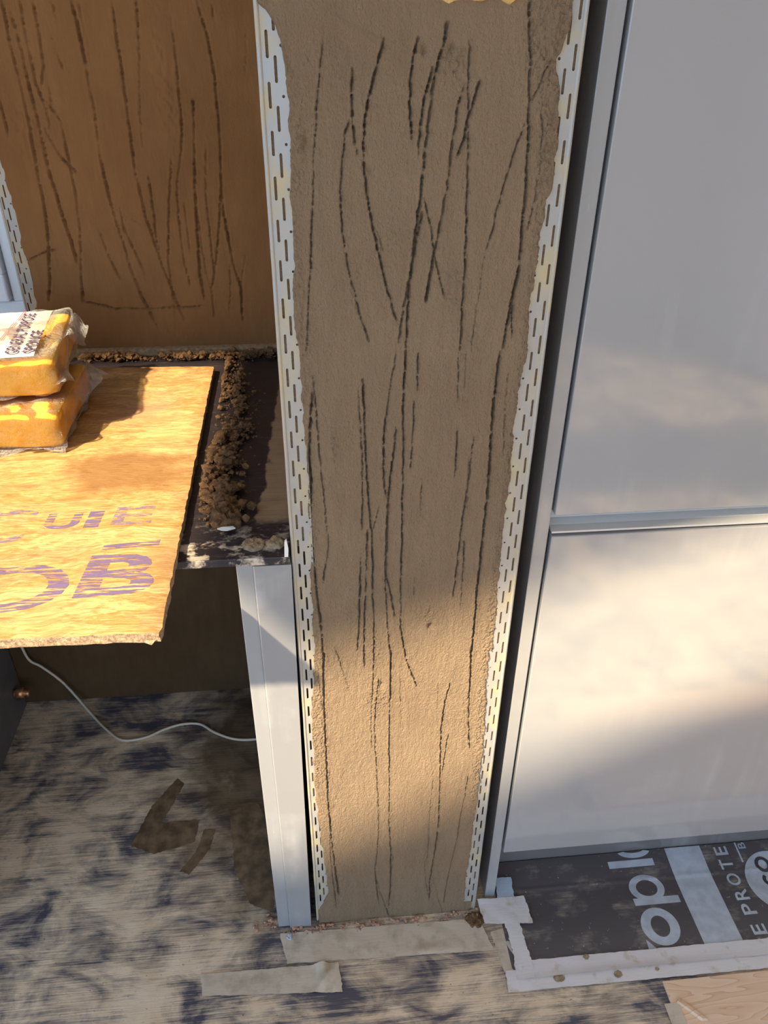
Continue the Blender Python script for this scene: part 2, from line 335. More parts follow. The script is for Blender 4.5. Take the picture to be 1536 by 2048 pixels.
# ------------------------------------------------------------------ the scratch lines pressed into the render (mm)
PIER_GROOVES=[(2,[(25.8,1485.4),(22,1454.7),(17.2,1417.6),(13.5,1380.6),(10.9,1346.1),(8.3,1312.1),(5.3,1269.3),(1,1229.3),(-3,1180)]),
(3,[(84.2,1484.9),(77.8,1466.3),(70.1,1437.5),(65.6,1417.6),(63.8,1393),(64.6,1371.8),(67.6,1343.3),(72.3,1318.2),(78.5,1292.3),(86.2,1260.4),(94.1,1232.3),(101.8,1208.5)]),
(3,[(53.7,1460.5),(52.7,1437.4),(53.1,1413.6),(55.1,1395.1),(58.4,1382.5)]),
(2,[(49.8,1417.6),(45,1401.3),(40.8,1367.7),(39.5,1341.3),(40.9,1314),(45.1,1283.2),(50.9,1253.6),(58.2,1222.7),(69.7,1187.8)]),
(3,[(116.7,1486.1),(111.8,1470.2),(110.1,1451.2),(109.9,1431.6),(111.7,1409.4),(113.1,1399)]),
(4,[(143.4,1498.1),(140.9,1483.4),(136.1,1468.5),(133.1,1451.2),(131,1431.6),(128.8,1411.4),(126.9,1390.6),(124.8,1364.9),(123.4,1342.7),(120.9,1322.3),(118.5,1296.5),(115.8,1269.8),(111.8,1244.8),(106.8,1219),(103.3,1184.1)]),
(3,[(130.9,1460.8),(126,1443.4),(122.5,1427.6),(120.6,1403.2),(119.7,1382.2)]),
(3,[(125.5,1329.1),(121.6,1301.2),(117.3,1277.1),(114.3,1249.8),(112.6,1213.5),(112.2,1176.7)]),
(3,[(166.2,1483.6),(166.2,1461),(167.8,1437.6),(169,1409.3),(171,1379.8),(172.5,1357.9),(173.3,1328.6),(174.8,1298),(175.1,1271.2),(174.6,1230.5),(176,1174.9)]),
(3,[(178.6,1451.4),(174.1,1435.6),(169.5,1419.5),(165.2,1396.8),(159,1382)]),
(4,[(163,1447.4),(158.6,1427.6),(155.4,1403.1),(153.2,1379.9),(151.1,1353.7),(147.4,1331.2),(143.7,1305.6),(139.7,1284.1),(136.9,1259.4),(132.9,1231.4)]),
(2,[(248,1470.9),(241.7,1457.4),(235.6,1441.6),(232.1,1431.6)]),
(4,[(220.2,1516.7),(222,1495.1),(226.5,1474.6),(227.3,1453.4),(230,1429.6),(231.1,1409.1),(233.7,1379.4),(234.9,1348.5),(235.4,1320.9),(236,1297.1),(236,1272.6),(234.4,1249.9),(231.3,1229.2),(228.5,1202.6),(226.7,1173.4)]),
(2,[(241.9,1427.6),(246.3,1400.7),(247.5,1375),(246.2,1350.6),(244.9,1330.1),(241,1309)]),
(2,[(227.1,1413.3),(220.1,1390.2),(214,1366.5),(208.8,1344.2),(203.9,1316.6),(197.5,1288)]),
(2,[(127.5,1342.7),(134.5,1317.5),(139.4,1291.3),(147,1261.7),(154.7,1236.1)]),
(1,[(78.4,1311.2),(86,1285)]),
(1,[(196.2,1288),(194,1250.7),(190.4,1211.6),(188.5,1174.5)]),
(2,[(233.7,1257.6),(232.3,1231.8),(234.5,1205.2),(236.6,1188.7)]),
(2,[(3.1,1151.4),(5.7,1105.3),(6.5,1056.7),(9.7,998.9),(12.1,947.2),(14.1,902.9),(8.1,868),(4.4,842.7)]),
(3,[(100.4,1177),(99,1158.9),(94.8,1135),(90.1,1099.3),(87,1062.1),(87.3,1026.1),(88.4,991.8),(92.7,975.6)]),
(3,[(111.6,1176.7),(110.7,1137.2),(110.1,1095.8),(112.2,1037.1),(112.2,974.6),(113,907.4),(112.7,835.3),(114.3,757.5),(122.9,694.4),(142.6,630.9)]),
(3,[(102.1,1078.9),(100,1043.7),(95.2,1000.9),(92.9,956),(92,908.7),(91.1,855.3),(99,817.4),(105.7,774.2)]),
(2,[(127,1176.2),(126.3,1125.8)]),
(2,[(124.2,1112.1),(122.9,1066.5),(122.2,1015.3)]),
(3,[(62,1141.5),(63,1103.2),(63.6,1063.1),(65.8,1014.8),(67.8,970.4),(72,923.6),(73.4,874.5),(73.5,819.2),(75,760.5),(75.1,685.6),(72.9,608)]),
(2,[(55.6,1130.9),(57.8,1089.3),(60,1039.5),(60.2,977.3),(59.3,927.7)]),
(3,[(57.5,882.7),(55.6,831.7),(54.6,781.9),(50.9,713.1)]),
(3,[(66.3,927.3),(64.6,857),(61.2,761.6),(60.7,678.1)]),
(2,[(174,1174.9),(175.2,1143.2),(176.3,1107.4)]),
(2,[(178.4,1073),(179.4,1043.2),(179.8,1003.1)]),
(1,[(182.8,1174.6),(184.7,1126.5)]),
(2,[(200.8,1066.2),(199.1,1033.3),(197.9,989.5),(194.9,950.4),(192.7,916.6),(191.4,867),(190,830.1),(189.1,803.4)]),
(3,[(198.6,902.3),(200.3,866.5),(200.6,829.3),(201.1,782.9)]),
(4,[(223.3,1173.5),(222.4,1141.6),(221.8,1102.9),(223.1,1056.4),(224,1013.6),(224.9,968.7),(224.6,918.2),(223.8,872.2),(223.5,816.4),(224.5,761.2),(224.2,698.8),(225.3,637),(225.6,593.6)]),
(4,[(1.6,1127.4),(-2.7,1086),(-5.9,1042.4),(-5.2,996.5),(-8.6,948.3),(-8,897.3),(-5.8,843.4),(-2.1,786.2),(0.4,725.6),(-1.8,615)]),
(1,[(136.7,1005.2),(137,940.2)]),
(1,[(142.7,884.5),(142.7,859.2)]),
(1,[(132.2,845.2),(131.5,807.5)]),
(1,[(196.3,1033.4),(199.2,950.2)]),
(1,[(236.4,1157.3),(236.2,1105.2),(240.4,1031.4)]),
(3,[(94.1,975.5),(93.5,908.6),(91.3,836.8),(95.1,759),(100.5,696.3),(101.7,605.3)]),
(1,[(17.4,724.2),(28.7,672.2),(37.6,626.9)]),
(2,[(81.7,963.1),(76.2,936.9),(70.6,916.8)]),
(4,[(1.9,718.1),(-1.4,638.4),(-2.1,552.3),(-2.3,478.2),(-2.5,388.9),(-1,303.4),(1.6,235),(4.9,156.5),(8.9,92.6)]),
(2,[(-1.7,303.5),(-3.3,224),(-0.8,145),(3.9,40.6)]),
(3,[(101.7,709.9),(100.4,649.9),(100.5,573.2),(100.5,495.6),(102.6,396.9),(103.1,300.9),(106.6,220.5),(107.9,122.4),(105.2,37.8)]),
(2,[(83,655.6),(78.6,605.7),(76.6,544.3),(79,469.3),(82.6,378.7),(84.7,303.3),(82.2,223.9),(78,164.3),(81.9,94.3),(85.9,47.6)]),
(1,[(72.5,631.7),(71,544.8),(72.5,498.5)]),
(1,[(115.7,669),(117,602.1),(119.8,539.9)]),
(3,[(194.2,633.2),(188.5,595.3),(185.1,537.8),(186.5,476.8),(189.3,417.4),(190.6,355.1),(192,289.5),(189.8,220.8),(186.6,167.1),(183.3,111.2),(185.2,45.3)]),
(2,[(197.4,518.1),(194.7,475.9),(192.2,427.1)]),
(3,[(221.9,700),(226.2,638.7),(226.9,582.9),(230.6,528.6),(235.5,481.1)]),
(2,[(236.9,411.9),(235.3,360.2),(230.3,301.3),(228.7,239),(223.4,174.1),(217.4,112.5),(213.7,34.1)]),
(1,[(176.6,438.8),(177.1,388.1),(174.6,324.8),(175.9,222.7),(175.4,168.7)]),
(1,[(27,450.8),(14.3,397.2),(3,346.3)]),
(2,[(78,158.2),(85.7,100.2),(97.4,45.8),(106.4,3.5)]),
(2,[(112.2,207.9),(107.7,141.4),(108.8,109.6)]),
(1,[(190.7,116.5),(201,56.2),(213.5,-0.1)]),
(1,[(175.6,639),(176.8,578.9)]),
(1,[(19.1,716.7),(32.5,664.1),(40.7,613.5)]),
(1,[(-9,695.7),(-6.7,638.9),(-4.1,583.4)]),
(1,[(169,193.9),(175.7,112.3),(182.4,59.1)])]
WALL_GROOVES=[(3,[(-374.8,1523.8),(-370.8,1487.4),(-368.4,1432.1),(-367.7,1383.6),(-368.6,1333.1),(-370.7,1284),(-369.8,1239.9),(-365.8,1201.4),(-359.9,1150.7),(-352.5,1105.7),(-348,1063.2),(-336.2,1015.2),(-320,965.4),(-311.1,944)]),
(3,[(-306.8,1524.5),(-308,1470.6),(-307.6,1414.3),(-309.1,1364.9),(-310.6,1313.5),(-311.7,1263.4),(-308,1218.5),(-304.1,1172),(-295.8,1127.5),(-287.2,1081.6),(-274.4,1034),(-264.6,989),(-255.9,963.8)]),
(2,[(-266,1524.9),(-270,1479.6),(-275.6,1429.5),(-282.5,1383.7),(-288.1,1339.4),(-290.7,1293.6)]),
(3,[(-488.5,1522.7),(-489.5,1466.5),(-488.7,1422.7),(-486.3,1383.4),(-486.3,1339.7),(-489.4,1281.2),(-491,1227),(-492.9,1177.8),(-499.4,1123.1),(-508.8,1066.2),(-522,1011.2)]),
(3,[(-476.6,1506.2),(-473.4,1452.2),(-472.8,1383.4),(-469.2,1339.7),(-468.9,1294.4),(-468.6,1247.5),(-464,1202.4),(-460.6,1166.6),(-455.2,1129.8),(-451.2,1084.5)]),
(2,[(-458.2,1523),(-460.1,1481),(-460.4,1437.6),(-460.2,1401.8),(-451.3,1358.6),(-452.8,1320.4)]),
(3,[(-437.4,1523.2),(-437.3,1481.2),(-440.8,1428.8),(-452.2,1392.6)]),
(3,[(-463.8,1333.3),(-452.8,1304.1),(-438.1,1274.3),(-418.1,1250.5)]),
(3,[(-429.3,1333.2),(-430.1,1287.6),(-427.7,1247.2),(-428.9,1205.5),(-433.4,1159),(-440.3,1110.9),(-448.2,1065.1),(-455.3,1005.6)]),
(2,[(-210,1503),(-210.3,1438.8),(-212.1,1399.3),(-213.1,1352.2),(-216.4,1313.2),(-225.3,1273.1),(-237,1231.9),(-240.7,1192.9),(-242.1,1145.4),(-242.7,1096.3),(-236.8,1035.3)]),
(3,[(-188.8,1377.5),(-192.9,1329.5),(-197.9,1279.8),(-205.2,1205.1),(-207.6,1163.5),(-210,1111.1),(-213.6,1064.6),(-210.7,1004.3)]),
(2,[(-205.4,1181.7),(-204.4,1126.2),(-201,1072.3),(-193,1020.2),(-194.3,970.7)]),
(3,[(-164,1526),(-152.9,1477.5),(-146.2,1414.8),(-146.3,1364.9),(-147.8,1306.4),(-152.4,1245.2),(-154.9,1195.6),(-151,1140.5),(-145,1083),(-134.3,1027.1),(-136.2,960.8)]),
(2,[(-173.9,1293.1),(-181.2,1245.4),(-185.8,1188.8),(-184.8,1129.7),(-184.6,1060.2),(-194.1,1028.4)]),
(2,[(-153.5,1227.7),(-164,1162.9),(-176.5,1099.1),(-187.9,1048.3)]),
(2,[(-240.6,1280),(-253.8,1210.9),(-265.8,1138.3),(-273.7,1081.4),(-274.1,1021.9),(-274.8,972.6)]),
(2,[(-289,1246.2),(-287.6,1182.6),(-290.4,1138.7),(-288.3,1100.9)]),
(2,[(-400.1,1154.9),(-392,1117.7),(-383,1083.3),(-373.1,1051.9)]),
(2,[(-349.3,1190.5),(-348.7,1150.6),(-336.7,1109.3),(-321.6,1058.8)]),
(2,[(-556.2,1086.3),(-526.7,1101),(-498.2,1111.8),(-479.5,1111.5)]),
(2,[(-454.5,1009.7),(-391.2,992),(-328.2,990.5),(-211.9,994)]),
(2,[(-407,1523.5),(-402.3,1492.8)]),
(2,[(-419.4,1481.3),(-414.8,1449.6),(-408.3,1417)]),
(1,[(-84.5,1483.8),(-87.2,1445.4),(-93.1,1405.8)]),
(1,[(-117.8,1102),(-130.2,1051.2),(-133.2,994.3)]),
(1,[(-151.2,1079.2),(-155.1,1019.4),(-163.1,978.3)]),
(1,[(-350.6,1139.5),(-341.3,1172.4),(-323.9,1164.9),(-310.7,1153.7)]),
(1,[(-228.8,1203.6),(-227.4,1156.4),(-228.8,1099.9)]),
(2,[(-140.8,1526.2),(-136.8,1486.4)]),
(1,[(-527.2,1031.3),(-483.8,1018.4),(-453.7,1013.7)]),
(1,[(-363.5,1524),(-358.3,1467.4),(-359,1429.2)]),
(2,[(-528.1,1377.2),(-527.6,1352.4),(-528.5,1314.2)]),
(1,[(-450.6,1377.3),(-433.5,1346),(-425.8,1333.2)]),
(1,[(-438.4,1401.8),(-441.1,1358.6),(-419.7,1346)])]
EDGE_L=[(-36.9,1514.2),(-27.1,1507.3),(-19.7,1495.0),(-14.4,1478.8),(-11.3,1460.3),(-10.4,1431.5),(-10.4,1401.5),(-12.4,1359.4),(-12.9,1326.1),(-13.2,1291.3),(-14.0,1254.9),(-16.1,1216.7),(-11.4,1180.2),(-12.1,1127.9),(-11.6,1086.3),(-10.3,1048.6),(-9.6,1006.1),(-12.7,948.6),(-11.5,914.8),(-11.6,879.9),(-16.2,858.7),(-13.9,825.3),(-13.7,794.8),(-15.4,755.5),(-13.5,726.7),(-16.3,658.7),(-16.4,616.4),(-16.9,680.5),(-18.5,640.0),(-23.7,589.7),(-24.6,532.0),(-24.4,461.4),(-24.3,381.2),(-22.1,306.2),(-19.0,249.4),(-15.0,159.5),(-11.3,102.2),(-31.9,46.3)]
EDGE_R=[(262.9,1517.2),(263.0,1493.5),(258.9,1482.3),(252.8,1469.0),(261.1,1441.7),(262.0,1417.4),(264.2,1392.2),(265.2,1366.1),(265.7,1352.7),(258.8,1339.1),(258.5,1311.2),(257.5,1287.1),(256.6,1262.2),(255.2,1228.7),(254.4,1204.7),(256.5,1172.5),(254.9,1140.6),(252.0,1118.7),(250.9,1090.4),(252.1,1052.1),(253.0,1015.3),(253.3,983.5),(251.7,940.6),(251.2,899.2),(253.2,844.6),(252.9,814.3),(255.8,746.6),(256.4,683.2),(250.5,697.6),(252.5,636.3),(256.3,571.3),(258.9,478.6),(258.4,419.6),(259.6,335.9),(257.4,269.7),(256.9,199.7),(254.9,119.7),(256.7,34.1),(257.5,-7.2)]


# ------------------------------------------------------------------ room shell
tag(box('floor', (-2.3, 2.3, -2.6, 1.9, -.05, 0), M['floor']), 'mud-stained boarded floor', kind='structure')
tag(box('ground', (-14, 14, -16, -2.62, -.2, -.06), M['paving']), 'pale paving outside the room', kind='structure')
wl = empty('wall_left', (-2.35, 0, 0), 'left wall with a wide opening added for raking side light', kind='structure')  # opening added so sky light rakes across the render from the left
box('pier', (-2.4, -2.3, -2.6, -2.4, 0, 2.5), M['white_wall'], wl)
box('pier', (-2.4, -2.3, .25, 1.9, 0, 2.5), M['white_wall'], wl)
box('lintel', (-2.4, -2.3, -2.4, .25, 2.25, 2.5), M['white_wall'], wl)
tag(box('wall_right', (2.3, 2.4, -2.6, 1.9, 0, 2.5), M['white_wall']), 'plain right wall', kind='structure')
wr = empty('wall_rear', (0, -2.6, 0), 'wall behind the viewer with a wide door opening', kind='structure')
box('pier', (-2.4, -1.9, -2.7, -2.6, 0, 2.5), M['white_wall'], wr)
box('pier', (1.1, 2.4, -2.7, -2.6, 0, 2.5), M['white_wall'], wr)
box('lintel', (-1.9, 1.1, -2.7, -2.6, 2.3, 2.5), M['white_wall'], wr)
def make_ceiling():
    # two made-up roof openings, shaped to place the sun patches: a long one at the front, a shorter one behind its left end
    xs = [-2.4, -1.86, -1.37, -.28, 2.4]   # plus a third opening added further back to brighten the floor
    def front(x): return -.53+.234*(x+1.30)
    def mid(x): return -.335+.19*(x+1.40)
    rows = [lambda x: -2.7, lambda x: -2.3, lambda x: -1.2, front, mid, lambda x: .52, lambda x: 1.9]
    v = [(x, r(x), z) for z in (2.5, 2.52) for r in rows for x in xs]
    f = []
    hole = {(1, 1), (1, 2), (3, 1), (3, 2), (4, 1)}
    for j in range(6):
        for i in range(4):
            if (j, i) in hole: continue
            a = j*5+i; f.append((a, a+5, a+6, a+1)); f.append(tuple(35+k for k in (a, a+1, a+6, a+5)))
    return tag(obj('ceiling', pymesh('ceiling', v, f), M['white_wall']), 'white ceiling with made-up roof openings that shape the sun patches', kind='structure')
make_ceiling()
tag(box('shade_bulkhead', (-.574, -.034, .875, 1.61, 1.86, 2.5), M['white_wall']), 'unseen boxed section added over the niche to shade the back wall', kind='structure')  # bulkhead out of view, added to darken the back wall

# back wall: brown scratched render beside the window
wb = empty('wall_back', (-.3, 1.62, 0), 'dark brown scratched render wall behind the worktop', kind='structure')
def back_plaster():
    st = 2.4; x0, x1, z0, z1 = -571, 20, 880, 1800
    Cn = int((x1-x0)/st); R = int((z1-z0)/st)
    H = smooth_noise(R, Cn, 60, 50)*2.0+smooth_noise(R, Cn, 6, 4)*.18+RNG.normal(0, .06, (R, Cn))
    wd = {1: 1.5, 2: 1.8, 3: 2.2, 4: 2.6}; dp = {1: 3.5, 2: 7, 3: 9, 4: 10}
    X = x0+np.arange(Cn)*st; Z = z0+np.arange(R)*st
    def patch(cx, cz, rx, rz, a):
        m = np.clip(1.3-np.sqrt(((X[None]-cx)/rx)**2+((Z[:, None]-cz)/rz)**2), 0, 1)
        return m*(smooth_noise(R, Cn, 3, 2.2)*a+a*.4)
    H += patch(-494, 1318, 26, 50, 2.6)+patch(-233, 1400, 26, 130, 1.4)+patch(-260, 935, 60, 16, 1.6)
    H = carve(H, WALL_GROOVES, x0, z0, st, wd, dp, 3)
    # ragged left margin over the corner bead
    edge = np.interp(Z, [880, 990, 1060, 1110, 1160, 1230, 1800], [-548, -551, -549, -552, -550, -553, -552])+smooth_noise(R, 1, 6, 1)[:, 0]*2.4
    out = np.clip((X[None]-edge[:, None])/2.5, 0, 1)
    H = out*(H+2.5)+(1-out)*-3.0
    P = np.zeros((R, Cn, 3)); P[..., 0] = X[None]/1000; P[..., 2] = Z[:, None]/1000; P[..., 1] = 1.615-H/1000
    return obj('plaster', grid_mesh('wall_plaster', P), M['plaster_wall'], wb, True)
back_plaster()
box('wall_core', (-.574, .02, 1.63, 1.82, 0, 2.5), M['plaster_wall'], wb)
box('wall_core', (.02, 2.3, 1.63, 1.82, 0, 2.5), M['white_wall'], wb)
box('wall_core', (-2.3, -.574, 1.63, 1.82, 0, .885), M['white_wall'], wb)
box('wall_core', (-2.3, -.574, 1.63, 1.82, 2.2, 2.5), M['white_wall'], wb)
box('wall_core', (-2.3, -1.9, 1.63, 1.82, .885, 2.2), M['white_wall'], wb)
box('upper_render', (-.574, .02, 1.612, 1.632, 1.795, 2.5), M['plaster_wall'], wb)
box('skirt_fillet', (-.56, -.03, 1.596, 1.618, .893, .909), M['clay_pale'], wb, .004)
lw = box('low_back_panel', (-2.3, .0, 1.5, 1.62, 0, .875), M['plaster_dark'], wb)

# corner beads -------------------------------------------------------
def slot_outline(cx, cz, hw, hl, n=4):
    p = []
    for sx, sz, a0 in ((1, 1, 0), (-1, 1, 90), (-1, -1, 180), (1, -1, 270)):
        for k in range(n):
            a = math.radians(a0+90*k/(n-1))
            p.append((cx+hw*math.cos(a), cz+sz*(hl-hw)+hw*math.sin(a)))
    return p
def wing_mesh(xs, cols, z0, z1, y, th, pitch):
    """perforated strip: columns between xs[i], xs[i+1]; cols[i] = None or (half width, half length, phase)"""
    v, f = [], []
    def vert(x, z, k): v.append((x, y+(0 if k == 0 else th), z)); return len(v)-1
    for i, c in enumerate(cols):
        a, b = sorted((xs[i], xs[i+1]))
        if c is None:
            q = [vert(a, z0, 0), vert(b, z0, 0), vert(b, z1, 0), vert(a, z1, 0)]; f.append(tuple(q)); continue
        hw, hl, ph = c; z = z1; zc = ph
        cells = []
        while zc > z0:
            pt = pitch(zc); cells.append((zc, pt)); zc -= pt
        top = z1
        for k, (zc, pt) in enumerate(cells):
            bot = zc-pitch(zc)/2 if k < len(cells)-1 else z0
            if bot > zc-hl or top < zc+hl:
                q = [vert(a, bot, 0), vert(b, bot, 0), vert(b, top, 0), vert(a, top, 0)]; f.append(tuple(q)); top = bot; continue
            ol = slot_outline((a+b)/2, zc, hw, hl)
            n = len(ol)
            cor = [(b, top), (a, top), (a, bot), (b, bot)]
            outer = []
            for s in range(4):
                outer += [cor[s]]*4
            iv = [vert(x, zz, 0) for x, zz in ol]; bv = [vert(x, zz, 1) for x, zz in ol]
            cv = [vert(x, zz, 0) for x, zz in cor]
            for s in range(n):
                t = (s+1) % n; f.append((iv[s], iv[t], bv[t], bv[s]))
                cs, ct = cv[s//4], cv[t//4]
                f.append((cs, iv[s], iv[t]) if cs == ct else (cs, iv[s], iv[t], ct))
            top = bot
    return pymesh('wing', v, f)
def profile_extrude(name, prof, z0, z1, n=40, wob=.0, lean=0.0):
    v, f = [], []; k = len(prof); rg = random.Random(3)
    for j in range(n+1):
        z = z0+(z1-z0)*j/n; dx = rg.uniform(-wob, wob)
        for x, y in prof: v.append((x+dx+lean*(z-.75), y, z))
    for j in range(n):
        for i in range(k-1):
            a = j*k+i; f.append((a, a+1, a+k+1, a+k))
    return pymesh(name, v, f)
def nose(cx, cy, r, side, leg):
    # side=-1: nose on the left corner. goes from the wing round the nose and back along the side leg
    p = [(cx-side*(r+.001), cy+.0005)]
    for k in range(9):
        a = math.radians(-20-k*(160/8)) if side > 0 else math.radians(200+k*(160/8))
        p.append((cx+r*math.cos(a), cy+.0012+r*math.sin(a)))
    if side > 0: p = [p[0]]+p[1:][::-1]
    if side < 0:
        p = [p[0]]+p[1:][::-1]
    p.append((cx+side*r*.55, cy+.004)); p.append((cx+side*r*.55, cy+leg))
    return p
PF = .849                                   # plane of the bead wings on the pier
wm = empty('wall_middle', (.12, PF, 0), 'narrow wall end coated in scratched grey-brown render', kind='structure')
pt = lambda z: .039+.0035*max(0, min(1, (z-.8)/.7))
def bead(parent, nx, side, z0, z1, y, phase, offs, label, leg=.024):
    s = -side
    b = obj('corner_bead', profile_extrude('bead_nose', nose(nx-side*.0025, y, .0026, side, leg), z0, z1, 60, .00018), M['bead'], parent, True)
    tag(b, label)
    xs = [nx+s*d for d in (.0045, offs[0]-.0035, offs[0]+.0035, offs[1]-.0035, offs[1]+.0035, offs[2]-.0025, offs[2]+.0025, offs[2]+.006)]
    cols = [None, (.0014, .0115, phase), None, (.0014, .0115, phase-.0205), None, (.0014, .00145, phase-.001), None]
    me = wing_mesh(xs, cols, z0, z1, y, .0012, pt)
    obj('perforated_wing', me, M['bead'], b)
    return b
bead(wm, -.0365, -1, .012, 1.548, PF, 1.5225, (.0100, .0172, .0232), 'perforated metal corner bead on the left edge of the render')
bead(wm, .2790, 1, .004, 1.56, PF, 1.513, (.0080, .0165, .0235), 'perforated metal corner bead on the right edge of the render')
bead(wb, -.5745, -1, .886, 1.8, 1.615, 1.79, (.0080, .0150, .0215), 'perforated corner bead beside the window', .02)

def pier_plaster():
    st = 1.0; x0, x1, z0, z1 = -32.0, 275.0, 0.0, 1545.0
    Cn = int((x1-x0)/st)+1; R = int((z1-z0)/st)+1
    X = x0+np.arange(Cn)*st; Z = z0+np.arange(R)*st
    H = smooth_noise(R, Cn, 130, 60)*1.2+smooth_noise(R, Cn, 7, 3)*.10+smooth_noise(R, Cn, 2.6, 1.7)*.45+RNG.normal(0, .07, (R, Cn))
    gr = smooth_noise(R, Cn, 2.2, 1.8); gr2 = smooth_noise(R, Cn, 5, 4)
    # coarse unsmoothed margin right of the long scratch
    ln = np.interp(Z, [0, 200, 350, 600, 800, 1000, 1150, 1300, 1480, 1545], [238, 238, 236, 232, 233, 236, 238, 241, 228, 215])
    m = np.clip((X[None]-ln[:, None]-4)/6, 0, 1)*np.clip((Z[:, None]-180)/200, .3, 1)
    m = np.maximum(m, np.clip((X[None]-205)/20, 0, 1)*np.clip((Z[:, None]-1430)/40, 0, 1))
    ml = np.clip((2+6*smooth_noise(R, 1, 40, 1)[:, :1]-X[None])/8, 0, 1)*np.clip((Z[:, None]-250)/200, .25, 1)*.7
    m = np.maximum(m, ml)
    def patch(cx, cz, rx, rz, a=1.0):
        return np.clip(1.25-np.sqrt(((X[None]-cx)/rx)**2+((Z[:, None]-cz)/rz)**2), 0, 1)*a
    for a in ((25, 1060, 7, 40, 1), (30, 980, 6, 60, .6), (50, 780, 30, 45, .6), (150, 780, 22, 22, .8), (75, 720, 18, 40, .7), (80, 610, 22, 40, 1),
              (165, 1250, 22, 40, .7), (180, 1190, 18, 40, .6), (0, 1400, 10, 30, .9), (95, 1300, 14, 40, .5), (55, 1250, 14, 60, .4), (225, 560, 14, 110, .6), (150, 1470, 22, 22, .9)):
        m = np.maximum(m, patch(*a))
    H += m*(gr*1.5+np.abs(gr2)*1.2+.3)
    # smear of fresh render along the top with a diagonal ridge
    tz = np.clip((Z[:, None]-1468-9*smooth_noise(1, Cn, 1, 40))/30, 0, 1)
    H = H*(1-.55*tz*(X[None] < 215))+tz*2.2
    d = (Z[:, None]-(1512-(X[None]-15)*.55)); on = np.clip((X[None]-10)/25, 0, 1)*np.clip((105-X[None])/40, 0, 1)
    H += on*(np.exp(-(d/7)**2)*2.6-np.exp(-((d+13)/8)**2)*1.2)
    wd = {1: .75, 2: .95, 3: 1.2, 4: 1.6}; dp = {1: 2.2, 2: 5.0, 3: 7.5, 4: 9.5}
    H = carve(H, PIER_GROOVES, x0, z0, st, wd, dp, 5)
    for (px, pz, r, dep) in ((158, 752, 3.2, 6), (87, 640, 4, 4), (6, 1395, 4, 3.5), (150, 1478, 3.5, 4), (122, 1476, 3, 4), (70, 1370, 1.6, 3)):
        H -= np.exp(-(((X[None]-px)/r)**2+((Z[:, None]-pz)/(r*1.6))**2))*dep
    zl = np.array([p[1] for p in EDGE_L])[::-1]; xl = np.array([p[0] for p in EDGE_L])[::-1]
    zr = np.array([p[1] for p in EDGE_R])[::-1]; xr = np.array([p[0] for p in EDGE_R])[::-1]
    el = np.interp(Z, zl, xl)+smooth_noise(R, 1, 14, 1)[:, 0]*1.4+smooth_noise(R, 1, 3, 1)[:, 0]*.45
    el = np.where(Z < 46, -33, el)
    er = np.interp(Z, zr, xr)+smooth_noise(R, 1, 12, 1)[:, 0]*1.6+smooth_noise(R, 1, 3, 1)[:, 0]*.6
    er = np.where(Z < 30, 272, er)
    ins = np.clip((X[None]-el[:, None])/1.6, 0, 1)*np.clip((er[:, None]-X[None])/1.6, 0, 1)
    deep = np.where((Z[:, None] > 480) & (Z[:, None] < 905) & (X[None] < 60), -14.0, -2.2)
    deep = np.where((Z[:, None] < 420) & (smooth_noise(R, Cn, 12, 50) > -.2), -9.0, deep)
    H = ins*(H+1.6)+(1-ins)*(deep+gr*.3*(1-.5*0))
    P = np.zeros((R, Cn, 3)); P[..., 0] = X[None]/1000; P[..., 2] = Z[:, None]/1000; P[..., 1] = PF-H/1000
    return obj('plaster', grid_mesh('pier_plaster', P), M['plaster'], wm, True)
pier_plaster()
box('wall_core', (-.0325, .2745, PF+.017, 1.64, 0, 1.62), M['plaster'], wm)
box('wall_core', (-.030, .272, PF+.012, 1.64, 1.62, 2.5), M['block'], wm)

# ------------------------------------------------------------------ window beside the back wall
wn = empty('window_1', (-1.2, 1.74, .9), 'white plastic window at the far left behind the worktop', kind='structure')
fy = 1.72
def frame_ring(name, x0, x1, z0, z1, wd, y0, y1, parent):
    bm = bmesh.new()
    add_box(bm, x0, x1, y0, y1, z0, z0+wd, .004); add_box(bm, x0, x1, y0, y1, z1-wd, z1, .004)
    add_box(bm, x0, x0+wd, y0, y1, z0+wd*.98, z1-wd*.98, .004); add_box(bm, x1-wd, x1, y0, y1, z0+wd*.98, z1-wd*.98, .004)
    return obj(name, bmm(name, bm), M['upvc'], parent)
frame_ring('window_frame', -1.9, -.576, .925, 2.2, .055, fy, fy+.07, wn)
sash = frame_ring('window_sash', -1.842, -.634, .983, 2.142, .058, fy-.016, fy+.05, wn)
box('pane', (-1.79, -.69, fy+.012, fy+.018, 1.035, 2.09), M['glass'], sash)
box('glazing_bead', (-1.79, -.69, fy-.008, fy+.012, 1.04, 1.052), M['upvc'], sash, .003)
box('window_sill', (-1.9, -.576, 1.605, fy+.02, .89, .925), M['upvc'], wn, .006)

